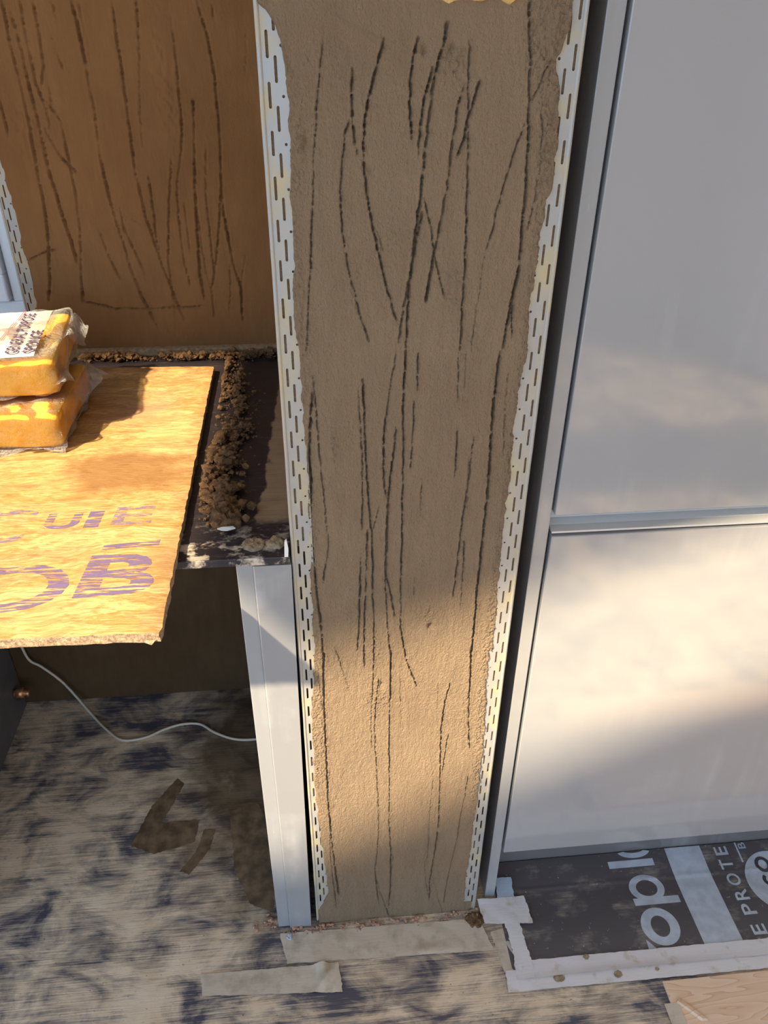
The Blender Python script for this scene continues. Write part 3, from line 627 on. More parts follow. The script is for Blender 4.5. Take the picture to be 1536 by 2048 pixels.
# ------------------------------------------------------------------ tall grey cabinet on the right
tc = empty('tall_cabinet', (.6, .9, 0), 'tall glossy grey cabinet with two doors right of the wall end', 'cabinet')
CF = .870
tag(box('end_panel', (.3035, .3235, CF, 1.47, .0, 2.3), M['panel'], tc, .0012), 'grey end panel beside the render')
for nm, z0, z1 in (('upper', .924, 2.2), ('lower', .153, .889)):
    box('door', (.3275, 1.02, CF-.004, CF+.016, z0, z1), M['door'], tc, .0014)
def handle_rail():
    # recessed finger-pull channel between the two doors
    prof = [(CF-.002, .8935), (CF-.002, .8965), (CF+.012, .8985), (CF+.022, .905), (CF+.026, .915), (CF+.024, .928), (CF+.030, .928), (CF+.032, .8935)]
    v = []; f = []; n = len(prof)
    for x in (.3275, 1.02): v += [(x, y, z) for y, z in prof]
    for i in range(n):
        j = (i+1) % n; f.append((i, j, n+j, n+i))
    f += [tuple(range(n))[::-1], tuple(range(n, 2*n))]
    return obj('handle_rail', pymesh('rail', v, f), M['rail'], tc)
handle_rail()
box('carcass', (.3245, 1.02, CF+.034, 1.46, .15, 2.2), M['dark_unit'], tc)
box('plinth', (.324, 1.02, .938, .954, .0, .15), M['plinth'], tc)
# ------------------------------------------------------------------ base unit panel left of the wall end
bp = empty('cabinet_end_panel', (-.08, .85, 0), 'grey cabinet end panel standing left of the wall end under the worktop', 'panel')
box('edge_strip', (-.1115, -.0888, .8475, 1.44, .002, .880), M['panel'], bp, .0012)
def filler():
    bm = bmesh.new(); add_box(bm, -.0890, -.0372, .8440, .8640, .002, .880)
    for v in bm.verts:
        if v.co.x > -.06 and v.co.z < .1: v.co.x = -.0475
    le = [e for e in bm.edges if all(v.co.x < -.08 and v.co.y < .85 for v in e.verts)]
    bmesh.ops.bevel(bm, geom=le, offset=.0022, segments=2, profile=.5, affect='EDGES')
    return obj('filler_panel', bmm('filler', bm), M['filler'], bp)
filler()
# worktop
wt = box('worktop', (-1.9, -.0385, .8445, 1.6, .881, .893), M['worktop'], None, .001)
tag(wt, 'thin black worktop smeared with mortar left of the wall end', 'worktop')
# ------------------------------------------------------------------ OSB sheet lying on the worktop
def osb():
    e = empty('osb_board', (-.5, .9, .893), 'orange-lit OSB board with purple stamp lying on the worktop', 'board')
    z0, z1 = .8935, .9065
    rg = random.Random(5); pts = []
    c = [(-1.15, .715), (-.184, .690), (-.1935, 1.497), (-1.15, 1.545)]
    for i in range(4):
        a, b = Vector(c[i]), Vector(c[(i+1) % 4]); n = 90
        nr = Vector((b.y-a.y, a.x-b.x)).normalized()
        for k in range(n):
            p = a.lerp(b, k/n)+nr*(rg.uniform(-.0009, .0009) if k else -.002)
            pts.append(p)
    # a torn splinter near the front corner
    bm = bmesh.new()
    def ring(z, off, jit): return [bm.verts.new((p.x+rg.uniform(-jit, jit), p.y+off+rg.uniform(-jit, jit), z)) for p in pts]
    r0 = ring(z1, 0, .0002); r1 = ring(z1-.004, 0, .0008); r2 = ring(z1-.009, 0, .0009); r3 = ring(z0, 0, .0006)
    bm.faces.new(r0); bm.faces.new(r3[::-1])
    n = len(pts)
    for a, b in ((r0, r1), (r1, r2), (r2, r3)):
        for i in range(n):
            j = (i+1) % n; fc = bm.faces.new((a[i], b[i], b[j], a[j])); fc.material_index = 1
    me = bmm('osb', bm); me.materials.append(M['osb']); me.materials.append(M['osb_edge'])
    board = obj('board', me, None, e)
    sp = pymesh('splinter', [(-.215, .692, .897), (-.190, .6885, .898), (-.196, .6865, .8915), (-.203, .6915, .8905)], [(0, 1, 2), (0, 2, 3), (1, 3, 2), (0, 3, 1)])
    obj('splinter', sp, M['osb_edge'], e)
    return e
OSB = osb()
FONT = bpy.data.fonts[0] if len(bpy.data.fonts) else None
def text_mesh(body, bold=0.0):
    c = bpy.data.curves.new('txt', 'FONT'); c.body = body; c.size = 1; c.offset = bold; c.resolution_u = 4; c.fill_mode = 'FRONT'
    o = bpy.data.objects.new('txt', c)
    COL.objects.link(o); dg = bpy.context.evaluated_depsgraph_get(); dg.update()
    me = bpy.data.meshes.new_from_object(o.evaluated_get(dg)); bpy.data.objects.remove(o)
    me.materials.clear(); return me
def text(name, body, origin, ax, ay, width, height, mat, parent, bold=0.0, drape=None, thick=0):
    """fit the glyphs' bounding box to width along ax and height along ay from origin"""
    me = text_mesh(body, bold)
    co = np.zeros(len(me.vertices)*3, np.float32); me.vertices.foreach_get('co', co); co = co.reshape(-1, 3)
    lo, hi = co.min(0), co.max(0)
    u = (co[:, 0]-lo[0])/(hi[0]-lo[0])*width; v = (co[:, 1]-lo[1])/(hi[1]-lo[1])*height
    P = np.array(origin)[None]+u[:, None]*np.array(ax)[None]+v[:, None]*np.array(ay)[None]
    if drape is not None: P[:, 2] = drape(P[:, 0], P[:, 1])
    me.vertices.foreach_set('co', P.astype(np.float32).reshape(-1)); me.update()
    return obj(name, me, mat, parent)
zt = .9069
text('stamped_letter', 'O', (-.445, .742, zt), (1, 0, 0), (0, 1, 0), .135, .096, M['purple_print'], OSB, .02)
text('stamped_letter', 'B', (-.300, .762, zt), (1, 0, 0), (.06, 1, 0), .092, .088, M['purple_print'], OSB, .03)
text('stamped_letter', 'C', (-.470, .890, zt), (1, 0, 0), (.08, 1, 0), .072, .082, M['faint_print'], OSB, .0)
text('stamped_digit', 'U', (-.378, .918, zt), (1, 0, 0), (.05, 1, 0), .047, .040, M['purple_print'], OSB, .03)
text('stamped_digit', 'I', (-.322, .918, zt), (1, 0, 0), (.05, 1, 0), .020, .042, M['purple_print'], OSB, .03)
text('stamped_letter', 'E', (-.286, .922, zt), (1, 0, 0), (.05, 1, 0), .055, .046, M['faint_print'], OSB, .01)
bar = pymesh('bar', [(-.285, .862, zt), (-.212, .868, zt), (-.211, .880, zt), (-.284, .873, zt)], [(0, 1, 2, 3)]); obj('stamped_bar', bar, M['purple_print'], OSB)

# ------------------------------------------------------------------ two wrapped sponges
def rounded_block(sx, sy, sz, rad, amp, seed, cuts=14):
    """box-like grid surface, origin at base centre"""
    bm = bmesh.new(); bmesh.ops.create_cube(bm, size=1); bmesh.ops.subdivide_edges(bm, edges=bm.edges, cuts=cuts, use_grid_fill=True)
    rg = np.random.default_rng(seed); ph = rg.uniform(0, 6.28, (10, 3)); kk = rg.normal(0, 38 if cuts < 20 else 75, (10, 3))
    for v in bm.verts:
        p = Vector((v.co.x*sx, v.co.y*sy, v.co.z*sz)); h = Vector((sx/2-rad, sy/2-rad, sz/2-rad))
        q = Vector([max(-h[i], min(h[i], p[i])) for i in range(3)]); d = p-q
        if d.length > 1e-6: p = q+d.normalized()*rad if sum(abs(c) > 1e-6 for c in d) > 1 else q+d
        n = sum(math.sin(kk[j, 0]*p.x+kk[j, 1]*p.y+kk[j, 2]*p.z+ph[j, 0]) for j in range(10))/10
        nv = Vector((p.x/sx, p.y/sy, p.z/sz)); p += nv*amp*n*2
        v.co = p+Vector((0, 0, sz/2))
    return bmm('block', bm)
def sheet_patch(nu, nv, fn):
    P = np.array([[fn(i/(nu-1), j/(nv-1)) for i in range(nu)] for j in range(nv)]); return grid_mesh('film', P)
def sponge_pack(loc, rz, dims, seed, label, fins, printed):
    sx, sy, sz = dims
    e = empty('sponge_pack', (0, 0, 0), label, 'sponge', 'wrapped sponges stacked on the OSB board')
    obj('sponge', rounded_block(sx-.008, sy-.008, sz-.006, .010, .0026, seed), M['sponge'], e, True)
    wme = rounded_block(sx, sy, sz, .007, .0085, seed+1, 34)
    wr_ = obj('wrapper', wme, M['film'], e, True)
    for (edge, a, b, zz, ext) in fins:
        rg = np.random.default_rng(seed+int(a*100)+7); k = rg.uniform(30, 80, 4); ph = rg.uniform(0, 6, 4)
        def fn(u, v):
            y = a+(b-a)*v; taper = 1-abs(2*v-1)**2.5
            ex = ext*u*(.5+.5*taper)+.004*math.sin(k[0]*y*2+ph[0])*u
            x = sx/2-.004+ex
            z = zz+.010*math.sin(k[1]*y+ph[1]+3*u)*u+.007*math.sin(k[2]*x*2+ph[2])*u-.012*u*u
            return (x, y, max(z, .002))
        if edge == 'front':
            def fn(u, v, a=a, b=b):
                x = a+(b-a)*v
                return (x, -sy/2-.001-ext*u*(.6+.4*math.sin(k[0]*x+ph[0])), zz+.006*math.sin(k[1]*x+ph[1])*u-.004*u)
        obj('seal_fin', sheet_patch(10, 26, fn), M['film_fin'], wr_, True)
    if printed:
        zf = sz+.0035
        rg = random.Random(seed)
        def lab(u, v): 
            x = -sx/2+.02+(sx-.052)*u; y = -sy/2+.018+(sy-.03)*v
            return (x, y, zf-.0012-.004*max(0, (abs(2*v-1)-.8)*5)*.6)
        obj('label_print', sheet_patch(16, 16, lab), M['label_white'], wr_, True)
        text('lettering', 'GENERAL PURPOSE', (.056, -.105, zf+.0004), (0, 1, 0), (-1, 0, 0), .200, .020, M['ink'], wr_, .01)
        text('lettering', 'SPONGE', (.083, -.105, zf+.0004), (0, 1, 0), (-1, 0, 0), .105, .020, M['ink'], wr_, .01)
        for i, (x, y, L) in enumerate(((.012, -.08, .03), (.017, -.04, .045), (.022, .02, .03), (.029, .06, .05))):
            for dx in (0, .0032):
                obj('red_line', pymesh('rl', [(x+dx, y, zf+.0004), (x+dx+.0015, y, zf+.0004), (x+dx+.0055, y+L, zf+.0004), (x+dx+.004, y+L, zf+.0004)], [(0, 1, 2, 3)]), M['red_ink'], wr_)
        for i in range(9):
            x, y = rg.uniform(.03, .098), rg.uniform(-.105, -.03); r = rg.uniform(.0012, .0026)
            obj('dirt_speck', pymesh('sp', [(x+r*math.cos(a)*1.3, y+r*math.sin(a), zf+.0006) for a in (0, 1.1, 2.2, 3.1, 4.3, 5.3)], [(0, 1, 2, 3, 4, 5)]), M['mud'], wr_)
    e.location = loc; e.rotation_euler = (0, 0, rz)
    return e
sponge_pack((-.517, 1.262, .9125), math.radians(1.0), (.234, .236, .063), 21, 'lower of two yellow sponges in clear wrap, resting on the OSB board', [('right', -.02, .122, .052, .042), ('front', -.1, .117, .004, .006)], False)
sponge_pack((-.529, 1.312, .9835), math.radians(7.0), (.226, .262, .063), 33, 'upper of two yellow sponges in clear wrap with printed lettering', [('right', .0, .128, .050, .030), ('right', -.135, -.06, .022, .016)], True)

# ------------------------------------------------------------------ mortar crumbs
ICO = None
def rubble(name, spots, mat, label, cat, seed):
    """spots: list of (x, y, z, r). one mesh of little angular lumps"""
    global ICO
    if ICO is None:
        bm = bmesh.new(); bmesh.ops.create_icosphere(bm, subdivisions=1, radius=1); bm.verts.ensure_lookup_table()
        ICO = (np.array([v.co[:] for v in bm.verts]), np.array([[v.index for v in f.verts] for f in bm.faces])); bm.free()
    rg = np.random.default_rng(seed); V, F = ICO; vs, fs = [], []; k = 0
    for x, y, z, r in spots:
        v = V*rg.uniform(.6, 1.25, (len(V), 1))*np.array([rg.uniform(.8, 1.5), rg.uniform(.8, 1.5), rg.uniform(.6, .95)])*r
        a = rg.uniform(0, 6.28); c, s = math.cos(a), math.sin(a)
        v = v@np.array([[c, -s, 0], [s, c, 0], [0, 0, 1]])+np.array([x, y, z]); vs.append(v); fs.append(F+k); k += len(V)
    v = np.concatenate(vs); f = np.concatenate(fs)
    me = bpy.data.meshes.new(name); me.from_pydata(v.tolist(), [], f.tolist()); me.update()
    return tag(obj(name, me, mat), label, cat, kind='stuff')
def along(path, n, seed, rmin, rmax, zb, heap):
    rg = random.Random(seed); p = [Vector(q[:2]) for q in path]; wds = [q[2] for q in path]
    seg = [(p[i+1]-p[i]).length for i in range(len(p)-1)]; out = []; tot = sum(seg)
    cl = [(rg.uniform(0, tot), rg.uniform(-.9, .9), rg.uniform(.25, 1.0)) for _ in range(int(tot/.014)+3)]   # clods
    for _ in range(n):
        if rg.random() < .78:
            ct, cg, cs = rg.choice(cl); t = ct+rg.gauss(0, .010)*cs; g = cg+rg.gauss(0, .28)*cs; hz = heap*cs*rg.random()
        else:
            t = rg.uniform(0, tot); g = rg.gauss(0, .9); hz = 0
        t = max(0, min(tot-1e-6, t)); i = 0
        while i < len(seg)-1 and t > seg[i]: t -= seg[i]; i += 1
        q = p[i].lerp(p[i+1], min(1, t/seg[i])); wd = wds[i]+(wds[i+1]-wds[i])*min(1, t/seg[i])
        d = (p[i+1]-p[i]).normalized(); nr = Vector((d.y, -d.x)); r = rmin+(rmax-rmin)*rg.random()**4.5
        q = q+nr*g*wd
        if zb > .5: q.x = max(q.x, -.172+r-(.4 if q.y > 1.56 else 0)); q.y = min(q.y, 1.588-r); q.x = min(q.x, -.043-r); q.y = max(q.y, 1.557+r) if q.x < -.175 else q.y
        out.append((q.x, q.y, zb+r*.9+hz, r))
    return out
sp = along([(-.475, 1.583, .010), (-.36, 1.584, .016), (-.23, 1.578, .018), (-.16, 1.572, .02), (-.055, 1.583, .014)], 1800, 1, .0010, .007, .8952, .012)
sp += along([(-.170, 1.555, .018), (-.158, 1.46, .022), (-.138, 1.354, .024), (-.128, 1.25, .026), (-.126, 1.19, .022)], 2400, 2, .0009, .006, .8952, .010)
sp += along([(-.146, 1.19, .016), (-.152, 1.10, .026), (-.148, 1.02, .024), (-.134, .955, .018), (-.127, .918, .012)], 2600, 3, .0010, .008, .8952, .017)
rubble('mortar_debris', sp, M['clay'], 'trail of crumbled brown mortar on the worktop beside the OSB board', 'mortar debris', 4)
sp = along([(-.118, .838, .006), (-.03, .835, .008), (.1, .836, .006), (.285, .838, .008)], 420, 8, .0008, .004, 0, .003)
sp += along([(-.155, .862, .014), (-.116, .848, .010)], 120, 9, .001, .005, 0, .004)
rubble('mortar_crumbs', sp, M['brick_bits'], 'reddish-brown crumbs along the foot of the wall end', 'crumbs', 5)
sp = along([(.335, .925, .012), (.40, .922, .012), (.46, .928, .004), (.9, .932, .003)], 170, 10, .0006, .0024, .003, .001)
rubble('mortar_crumbs', sp, M['clay_pale'], 'pale specks scattered along the cabinet plinth', 'crumbs', 6)
def splat(name, outline, z, th, mat, label, cat, seed, rough=.002, n=64):
    """thin spread of material with a lumpy top inside an outline"""
    rg = random.Random(seed); p = [Vector(q) for q in outline]; L = []
    for i in range(len(p)):
        a, b = p[i], p[(i+1) % len(p)]; k = max(2, int(n*(b-a).length/.3))
        for j in range(k): L.append(a.lerp(b, j/k)+Vector((rg.uniform(-rough, rough), rg.uniform(-rough, rough))))
    if th < .0016:
        m = len(L); v = [(q.x, q.y, z) for q in L]+[(q.x, q.y, z+th) for q in L]
        bm = bmesh.new(); bv = [bm.verts.new(p_) for p_ in v]
        for i in range(m): bm.faces.new((bv[i], bv[(i+1) % m], bv[m+(i+1) % m], bv[m+i]))
        bmesh.ops.triangulate(bm, faces=[bm.faces.new(bv[m:])])
        return tag(obj(name, bmm(name, bm), mat), label, cat)
    c = sum(L, Vector((0, 0)))/len(L); v = []; f = []; m = len(L); rings = [(1, 0), (.97, .6), (.8, 1), (.55, 1), (.3, 1)]
    for s, h in rings:
        for q in L:
            w_ = c+(q-c)*s; v.append((w_.x, w_.y, z+th*h*(1+.25*math.sin(w_.x*410+seed)*math.sin(w_.y*370+2*seed)+.2*math.sin(w_.x*900+w_.y*700))))
    v.append((c.x, c.y, z+th))
    for r in range(len(rings)-1):
        for i in range(m):
            j = (i+1) % m; f.append((r*m+i, r*m+j, (r+1)*m+j, (r+1)*m+i))
    b = (len(rings)-1)*m
    for i in range(m): f.append((b+i, b+(i+1) % m, len(v)-1))
    return tag(obj(name, pymesh(name, v, f), mat, None, True), label, cat)
def blob(cx, cy, rx, ry, k=14, s=0):
    rg = random.Random(s); return [(cx+rx*math.cos(a)*rg.uniform(.85, 1.12), cy+ry*math.sin(a)*rg.uniform(.85, 1.12)) for a in [6.283*i/k for i in range(k)]]
splat('mortar_dollop', blob(-.087, .874, .017, .014, s=1), .893, .006, M['clay_pale'], 'flat round dollop of mortar at the worktop front, nearer the OSB board', 'mortar', 31, .0012)
splat('mortar_dollop', blob(-.058, .876, .013, .014, s=2), .893, .006, M['clay_pale'], 'flat round dollop of mortar at the worktop front, touching the wall end', 'mortar', 32, .0012)
splat('mortar_lump', blob(-.126, .932, .022, .020, s=3), .893, .018, M['clay'], 'large clod of mortar at the near end of the crumb trail', 'mortar', 33, .003)
def flake(x, y, z, sx, sy, rz, label):
    rg = random.Random(int(abs(x)*9999)); pts = []
    for k in range(8):
        a = 6.283*k/8; pts.append((sx*math.cos(a)*rg.uniform(.7, 1.1), sy*math.sin(a)*rg.uniform(.6, 1.1), rg.uniform(0, .002)))
    c, s = math.cos(rz), math.sin(rz)
    v = [(x+a*c-b*s, y+a*s+b*c, z+h+t) for t in (0, .0015) for a, b, h in pts]
    f = [tuple(range(8))[::-1], tuple(range(8, 16))]+[(i, (i+1) % 8, 8+(i+1) % 8, 8+i) for i in range(8)]
    return tag(obj('plaster_flake', pymesh('flake', v, f), M['flake']), label, 'flake')
flake(-.124, .907, .9005, .014, .005, .1, 'white plaster flake at the near tip of the mortar trail')
flake(-.112, .957, .897, .004, .003, 1.0, 'tiny white chip right of the large mortar clod')
box('x', (0, .001, 0, .001, 0, .001), M['flake']) if False else None
tag(obj('torn_sliver', pymesh('sliver', [(-.0455, .8435, .8935), (-.0405, .8435, .8935), (-.0395, .8432, .905), (-.0412, .8434, .921), (-.0442, .8436, .918), (-.0455, .8470, .8935), (-.0405, .8470, .8935), (-.0395, .8467, .905), (-.0412, .8469, .921), (-.0442, .8471, .918)],
    [(0, 1, 2, 3, 4), (9, 8, 7, 6, 5), (0, 5, 6, 1), (1, 6, 7, 2), (2, 7, 8, 3), (3, 8, 9, 4), (4, 9, 5, 0)]), M['flake']), 'small white sliver stuck upright at the worktop corner', 'sliver')

# wet smears on the floor in the niche
splat('mud_smear', [(-.43, 1.055), (-.40, 1.15), (-.352, 1.222), (-.335, 1.205), (-.372, 1.105), (-.29, 1.105), (-.295, 1.05), (-.38, 1.03)], .0001, .0012, M['mud'], 'hooked dark mud smear on the niche floor', 'mud', 41, .0014)
splat('mud_smear', [(-.276, 1.082), (-.252, 1.078), (-.262, 1.03), (-.298, .975), (-.318, .985), (-.288, 1.03)], .0001, .0012, M['mud'], 'narrow slanting mud smear right of the hooked one', 'mud', 42, .0012)
splat('mud_smear', [(-.225, 1.12), (-.165, 1.14), (-.122, 1.05), (-.122, .88), (-.17, .90), (-.205, .98)], .0001, .0012, M['mud'], 'broad dark mud smear at the foot of the end panel', 'mud', 43, .002)
splat('mortar_patch', blob(.275, .826, .022, .016, s=8), .0018, .004, M['clay'], 'brown mortar spatter at the right foot of the wall end', 'mortar', 45, .003)

# ------------------------------------------------------------------ cable, pipe, base cabinet in the niche
def tube(pts, r, seg=8, sub=6):
    P = [Vector(p) for p in pts]; C = []
    for i in range(len(P)-1):
        p0, p1, p2, p3 = P[max(0, i-1)], P[i], P[i+1], P[min(len(P)-1, i+2)]
        for k in range(sub):
            t = k/sub; C.append(.5*((2*p1)+(p2-p0)*t+(2*p0-5*p1+4*p2-p3)*t*t+(3*p1-p0-3*p2+p3)*t**3))
    C.append(P[-1]); v, f = [], []
    for i, c in enumerate(C):
        d = (C[min(i+1, len(C)-1)]-C[max(i-1, 0)]).normalized(); a = d.orthogonal().normalized() if abs(d.z) > .9 else d.cross(Vector((0, 0, 1))).normalized(); b = d.cross(a)
        for k in range(seg):
            t = 6.283185*k/seg; v.append(c+a*math.cos(t)*r+b*math.sin(t)*r)
    for i in range(len(C)-1):
        for k in range(seg):
            j = (k+1) % seg; f.append((i*seg+k, i*seg+j, (i+1)*seg+j, (i+1)*seg+k))
    f += [tuple(range(seg))[::-1], tuple(range(len(v)-seg, len(v)))]
    return pymesh('tube', v, f)
tag(obj('cable', tube([(-.735, 1.492, .20), (-.724, 1.486, .158), (-.699, 1.484, .135), (-.662, 1.482, .085), (-.636, 1.478, .034), (-.591, 1.437, .0035), (-.543, 1.383, .0035), (-.5, 1.348, .0035), (-.447, 1.351, .0035), (-.401, 1.374, .0035), (-.36, 1.386, .0035), (-.316, 1.382, .0035), (-.276, 1.351, .0035), (-.226, 1.326, .0035), (-.171, 1.321, .0035), (-.117, 1.33, .0035)], .0032), M['cable'], None, True),
    'thin white cable winding across the niche floor', 'cable')
cp = empty('copper_pipe', (-.769, 1.452, .082), 'copper pipe stub in the dark left corner of the niche', 'pipe')
obj('pipe', tube([(-.7685, 1.452, .082), (-.750, 1.452, .082), (-.732, 1.452, .080)], .0085, 12, 3), M['copper'], cp, True)
obj('fitting', tube([(-.762, 1.452, .082), (-.744, 1.452, .082)], .0135, 12, 2), M['copper'], cp, True)
bc = empty('base_cabinet', (-1.1, 1.2, 0), 'dark grey base cabinet at the left side of the niche', 'cabinet')
box('side_panel', (-.787, -.769, .86, 1.495, 0, .878), M['dark_unit'], bc, .001)
box('side_panel', (-1.387, -1.369, .86, 1.495, 0, .878), M['dark_unit'], bc, .001)
box('door', (-1.385, -.771, .838, .858, .12, .872), M['panel'], bc, .0015)
box('plinth', (-1.369, -.787, .90, .916, 0, .118), M['panel'], bc)

# ------------------------------------------------------------------ printed protection sheet on the right
FOLD = .877
def sheet_z(x, y):
    x = np.asarray(x, float); y = np.asarray(y, float)
    return .0022+.0016*np.exp(-((y-FOLD)/.004)**2)+np.clip(y-FOLD, 0, 1)*.16+.0004*np.sin(x*23+y*31)
ps = empty('protection_sheet', (.65, .8, 0), 'black floor protection sheet with pale print in front of the cabinet', 'sheet')
def sheet_mesh():
    X = np.linspace(.326, 1.25, 60); Yv = np.concatenate([np.linspace(.70, .865, 20), np.linspace(.867, .887, 12), np.linspace(.892, .9355, 6)])
    P = np.zeros((len(Yv), len(X), 3)); P[..., 0] = X[None]; P[..., 1] = Yv[:, None]; P[..., 2] = sheet_z(X[None], Yv[:, None]); return grid_mesh('sheet', P)
obj('sheet', sheet_mesh(), M['sheet'], ps, True)
dr = lambda x, y: sheet_z(x, y)+.0005
def strip_print(name, x0, x1, y0, y1, mat, n=24):
    X = np.linspace(x0, x1, 5); Yv = np.linspace(y0, y1, n); P = np.zeros((n, 5, 3)); P[..., 0] = X[None]; P[..., 1] = Yv[:, None]; P[..., 2] = dr(X[None], Yv[:, None]); return obj(name, grid_mesh(name, P), mat, ps, True)
strip_print('stripe', .7065, .7845, .715, .9350, M['white_print'], 60)
AY, AX = (0, 1, 0), (-1, 0, 0)
def rtext(body, y0, y1, xtop, xbase, bold, mat=None, name='lettering', lift=.0):
    return text(name, body, (xbase, y0, 0), AY, AX, y1-y0, xbase-xtop, mat or M['white_print'], ps, bold, lambda x, y: dr(x, y)+lift)
def ring_print(name, cx, cy, rx, ry, wx, wy, mat, lift=0.0, a0=0.0, a1=6.28319, n=48):
    closed = a1-a0 > 6.28; v = []; f = []
    for i in range(n if closed else n+1):
        a = a0+(a1-a0)*i/n
        for q in (0, .5, 1):
            x, y = cx+(rx-wx*q)*math.cos(a), cy+(ry-wy*q)*math.sin(a); v.append((x, y, float(dr(x, y))+lift))
    m = len(v)//3
    for i in range(m if closed else m-1):
        k = (i+1) % m
        for q in (0, 1): f.append((i*3+q, k*3+q, k*3+q+1, i*3+q+1))
    return obj(name, pymesh(name, v, f), mat, ps)
WP = M['white_print']
# large rounded letters, read from the viewer towards the cabinet
obj('letter_r', pymesh('letter_r', [(x, y, float(dr(x, y))) for x, y in ((.598, .700), (.668, .700), (.668, .716), (.624, .718), (.614, .735), (.607, .744), (.5975, .756), (.596, .740))], [(0, 1, 2, 3, 4, 5, 6, 7)]), WP, ps)
ring_print('letter_o', .6355, .7785, .0375, .0375, .0195, .0165, WP)
lp = ring_print('letter_p', .639, .8575, .0365, .0285, .0145, .0115, WP)
strip_print('letter_p_stem', .602, .697, .8225, .8375, WP)
strip_print('letter_l', .576, .674, .903, .9175, WP)
ring_print('letter_e', .638, .9375, .036, .0165, .014, .0105, WP, 0, 3.4, 6.0)
for ch, y0, y1 in (('C', .705, .7385), ('E', .745, .765), ('P', .785, .807), ('R', .815, .838), ('O', .846, .872), ('T', .881, .902), ('E', .911, .929)):
    rtext(ch, y0, y1, .8125, .8405, .015)
def disc(cx, cy, rx, ry, mat, lift, n=48):
    K = 12; v = [(cx, cy)]+[(cx+rx*(q+1)/K*math.cos(6.2832*i/n), cy+ry*(q+1)/K*math.sin(6.2832*i/n)) for q in range(K) for i in range(n)]
    P = [(x, y, float(dr(x, y))+lift) for x, y in v]
    f = [(0, 1+i, 1+(i+1) % n) for i in range(n)]
    for q in range(K-1):
        f += [(1+q*n+i, 1+(q+1)*n+i, 1+(q+1)*n+(i+1) % n, 1+q*n+(i+1) % n) for i in range(n)]
    return obj('emblem', pymesh('disc', P, f), mat, ps)
disc(.918, .846, .066, .066, M['white_print'], .0001)
ring_print('emblem_lettering', .903, .8845, .0165, .0165, .0075, .0065, M['black_print'], .0010)
ring_print('emblem_lettering', .903, .851, .0165, .0145, .007, .006, M['black_print'], .0010, 2.2, 7.0)
rtext('I', .822, .8275, .8865, .9195, .0, M['black_print'], 'emblem_lettering', .0010)
strip_print('rule', .862, .8655, .893, .9350, M['white_print'])
rtext('B', .921, .934, .868, .884, .01)

# ------------------------------------------------------------------ tape strips
def tape(name, corners, z, mat, label, nu=40, nv=6, amp=.0006, curl=None, seed=0, group=None):
    """corners: near-left, near-right, far-right, far-left"""
    a, b, c, d = [np.array(q, float) for q in corners]; rg = np.random.default_rng(seed); k = rg.uniform(40, 160, (4, 2)); ph = rg.uniform(0, 6, 4)
    P = np.zeros((nv, nu, 3))
    for j in range(nv):
        for i in range(nu):
            u, v = i/(nu-1), j/(nv-1); q = (a*(1-u)+b*u)*(1-v)+(d*(1-u)+c*u)*v
            if j in (0, nv-1): q = q+np.array([0, rg.uniform(-.0006, .0006)])
            if i in (0, nu-1): q = q+np.array([rg.uniform(-.0015, .0015), 0])
            zz = z+amp*(1+sum(math.sin(k[m, 0]*q[0]+k[m, 1]*q[1]+ph[m]) for m in range(4))/4)
            if curl: zz += curl(u, v)
            P[j, i] = (q[0], q[1], zz)
    top = P; bot = P.copy(); bot[..., 2] -= .0003
    return tag(obj(name, grid_mesh(name, top), mat, None, True), label, 'tape', group)
T = M['tape']
tape('floor_tape', [(.308, .686), (1.2, .680), (1.2, .716), (.312, .724)], .0030, T, 'lower long pale tape strip along the near edge of the printed sheet', 90, 6, .0007, None, 1)
tape('floor_tape', [(.330, .705), (1.2, .7055), (1.2, .733), (.332, .738)], .0050, T, 'upper long pale tape strip overlapping the printed sheet edge', 90, 6, .0006, lambda u, v: .0035*max(0, 1-v*3)*(.3+.7*max(0, math.sin(6*u))), 2)
tape('floor_tape', [(.334, .719), (.366, .719), (.360, .812), (.331, .812)], .0062, T, 'short pale tape strip running back from the long strips', 10, 30, .0006, None, 3)
tape('floor_tape', [(.310, .722), (.335, .722), (.335, .805), (.300, .800)], .0012, M['tape_dirty'], 'dusty tape strip beneath the short pale one', 10, 30, .0008, None, 4)
tape('floor_tape', [(.292, .812), (.386, .805), (.382, .8615), (.285, .862)], .0078, T, 'square pale tape piece at the foot of the grey end panel', 24, 14, .0009, lambda u, v: .006*max(0, v-.8)*5*max(0, .35-u)*2, 5)
tape('floor_tape', [(.328, .855), (.362, .855), (.364, .902), (.330, .903)], .0070, M['tape_blue'], 'bluish glossy tape tab behind the square tape piece', 12, 12, .0006, lambda u, v: .004*v*v, 6)
tape('floor_tape', [(-.094, .776), (.300, .764), (.282, .828), (-.108, .834)], .0012, M['tape_dirty'], 'wide dusty tape strip along the foot of the wall end', 70, 10, .0009, lambda u, v: .003*math.exp(-((u-.72)/.10)**2-((v-.15)/.12)**2), 7)
tape('floor_tape', [(-.246, .733), (.008, .716), (.002, .768), (-.255, .772)], .0014, M['tape_dirty'], 'wrinkled dusty tape strip on the floor in front', 60, 12, .0010, lambda u, v: .010*math.exp(-((u-.88)/.05)**2)*v+.004*math.exp(-((u-.80-.2*v)/.03)**2), 8)
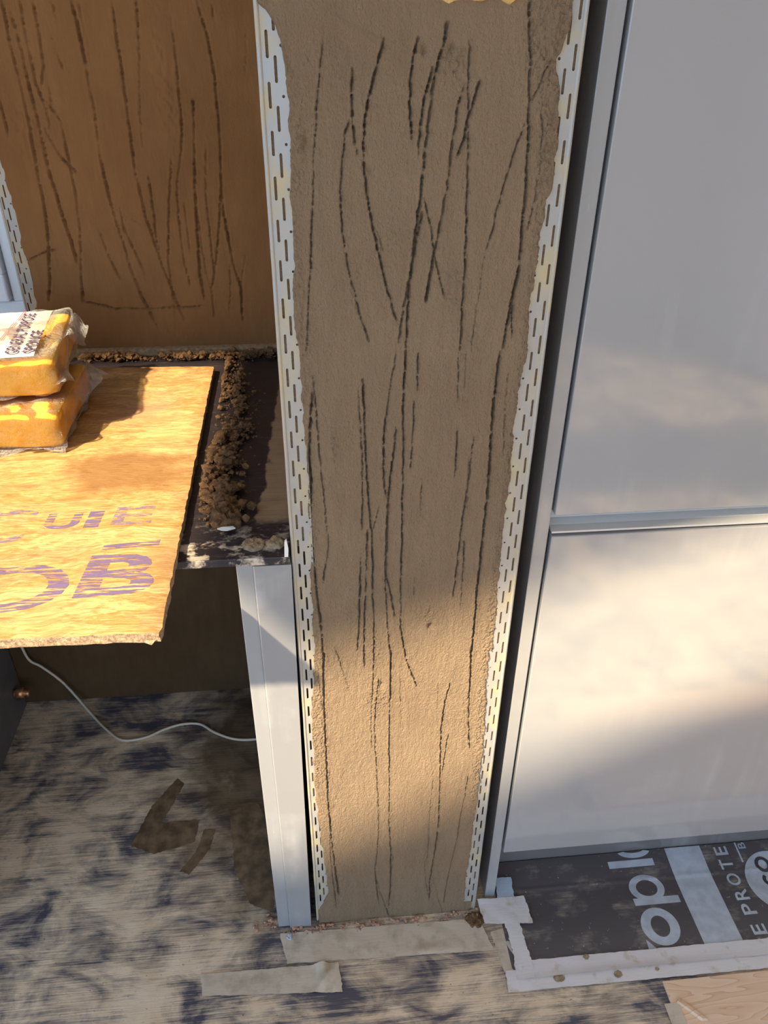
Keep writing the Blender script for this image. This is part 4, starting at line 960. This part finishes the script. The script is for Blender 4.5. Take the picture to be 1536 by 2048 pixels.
splat('adhesive_blob', blob(-.090, .826, .006, .006, s=4), .0022, .003, M['tape_blue'], 'small shiny blob on the tape at the left foot of the wall end', 'blob', 51, .0008)
for i, (x, y, r) in enumerate(((.470, .733, .006), (.520, .698, .008), (.408, .702, .010), (.596, .700, .004))):
    tag(splat('mortar_spot', blob(x, y, r, r*.8, s=20+i), (.0066 if y > .71 else .0046), .0006, M['clay_pale'], None, None, 60+i, .0006),
        ['brown spot on the upper long tape, below the big letter o', 'round brown spot on the lower long tape', 'pale brown smudge near the left end of the long tapes', 'small brown spot on the lower long tape near the pine board'][i], 'stain')
# pine board and chips at the lower right
pb = tag(box('floorboard', (.598, 1.3, .35, .6785, .0002, .0042), M['pine'], None, .0008), 'bare pine floorboard with wavy grain at the lower right', 'floorboard')
tag(obj('wood_chip', pymesh('chip', [(.608, .640, .0045), (.614, .645, .0045), (.652, .606, .0045), (.640, .606, .0045), (.609, .640, .011), (.614, .644, .010), (.650, .608, .008), (.642, .608, .009)],
    [(0, 1, 2, 3), (4, 7, 6, 5), (0, 4, 5, 1), (1, 5, 6, 2), (2, 6, 7, 3), (3, 7, 4, 0)]), M['pine']), 'split wooden sliver on the corner of the pine board', 'wood chip')
tag(box('paper_scrap', (.585, .612, .590, .640, .0043, .0052), M['tape_dirty'], None, .0002), 'torn pale scrap under the wooden sliver', 'scrap')

# foam squeezed out above the render
def foam():
    rg = random.Random(12); bm = bmesh.new()
    for i in range(26):
        x = .118+.10*i/25+rg.uniform(-.004, .004); z = 1.521+rg.uniform(0, .02); r = rg.uniform(.009, .016)
        bmesh.ops.create_icosphere(bm, subdivisions=2, radius=r, matrix=Matrix.Translation((x, .846+rg.uniform(-.004, .006), z)) @ Matrix.Diagonal((rg.uniform(.8, 1.4), 1, rg.uniform(.8, 1.2), 1)))
    for v in bm.verts: v.co += Vector((rg.uniform(-1, 1), rg.uniform(-1, 1), rg.uniform(-1, 1)))*.0014
    return tag(obj('expanding_foam', bmm('foam', bm), M['foam'], None, True), 'rough yellow foam bulging out above the render', 'foam')
foam()
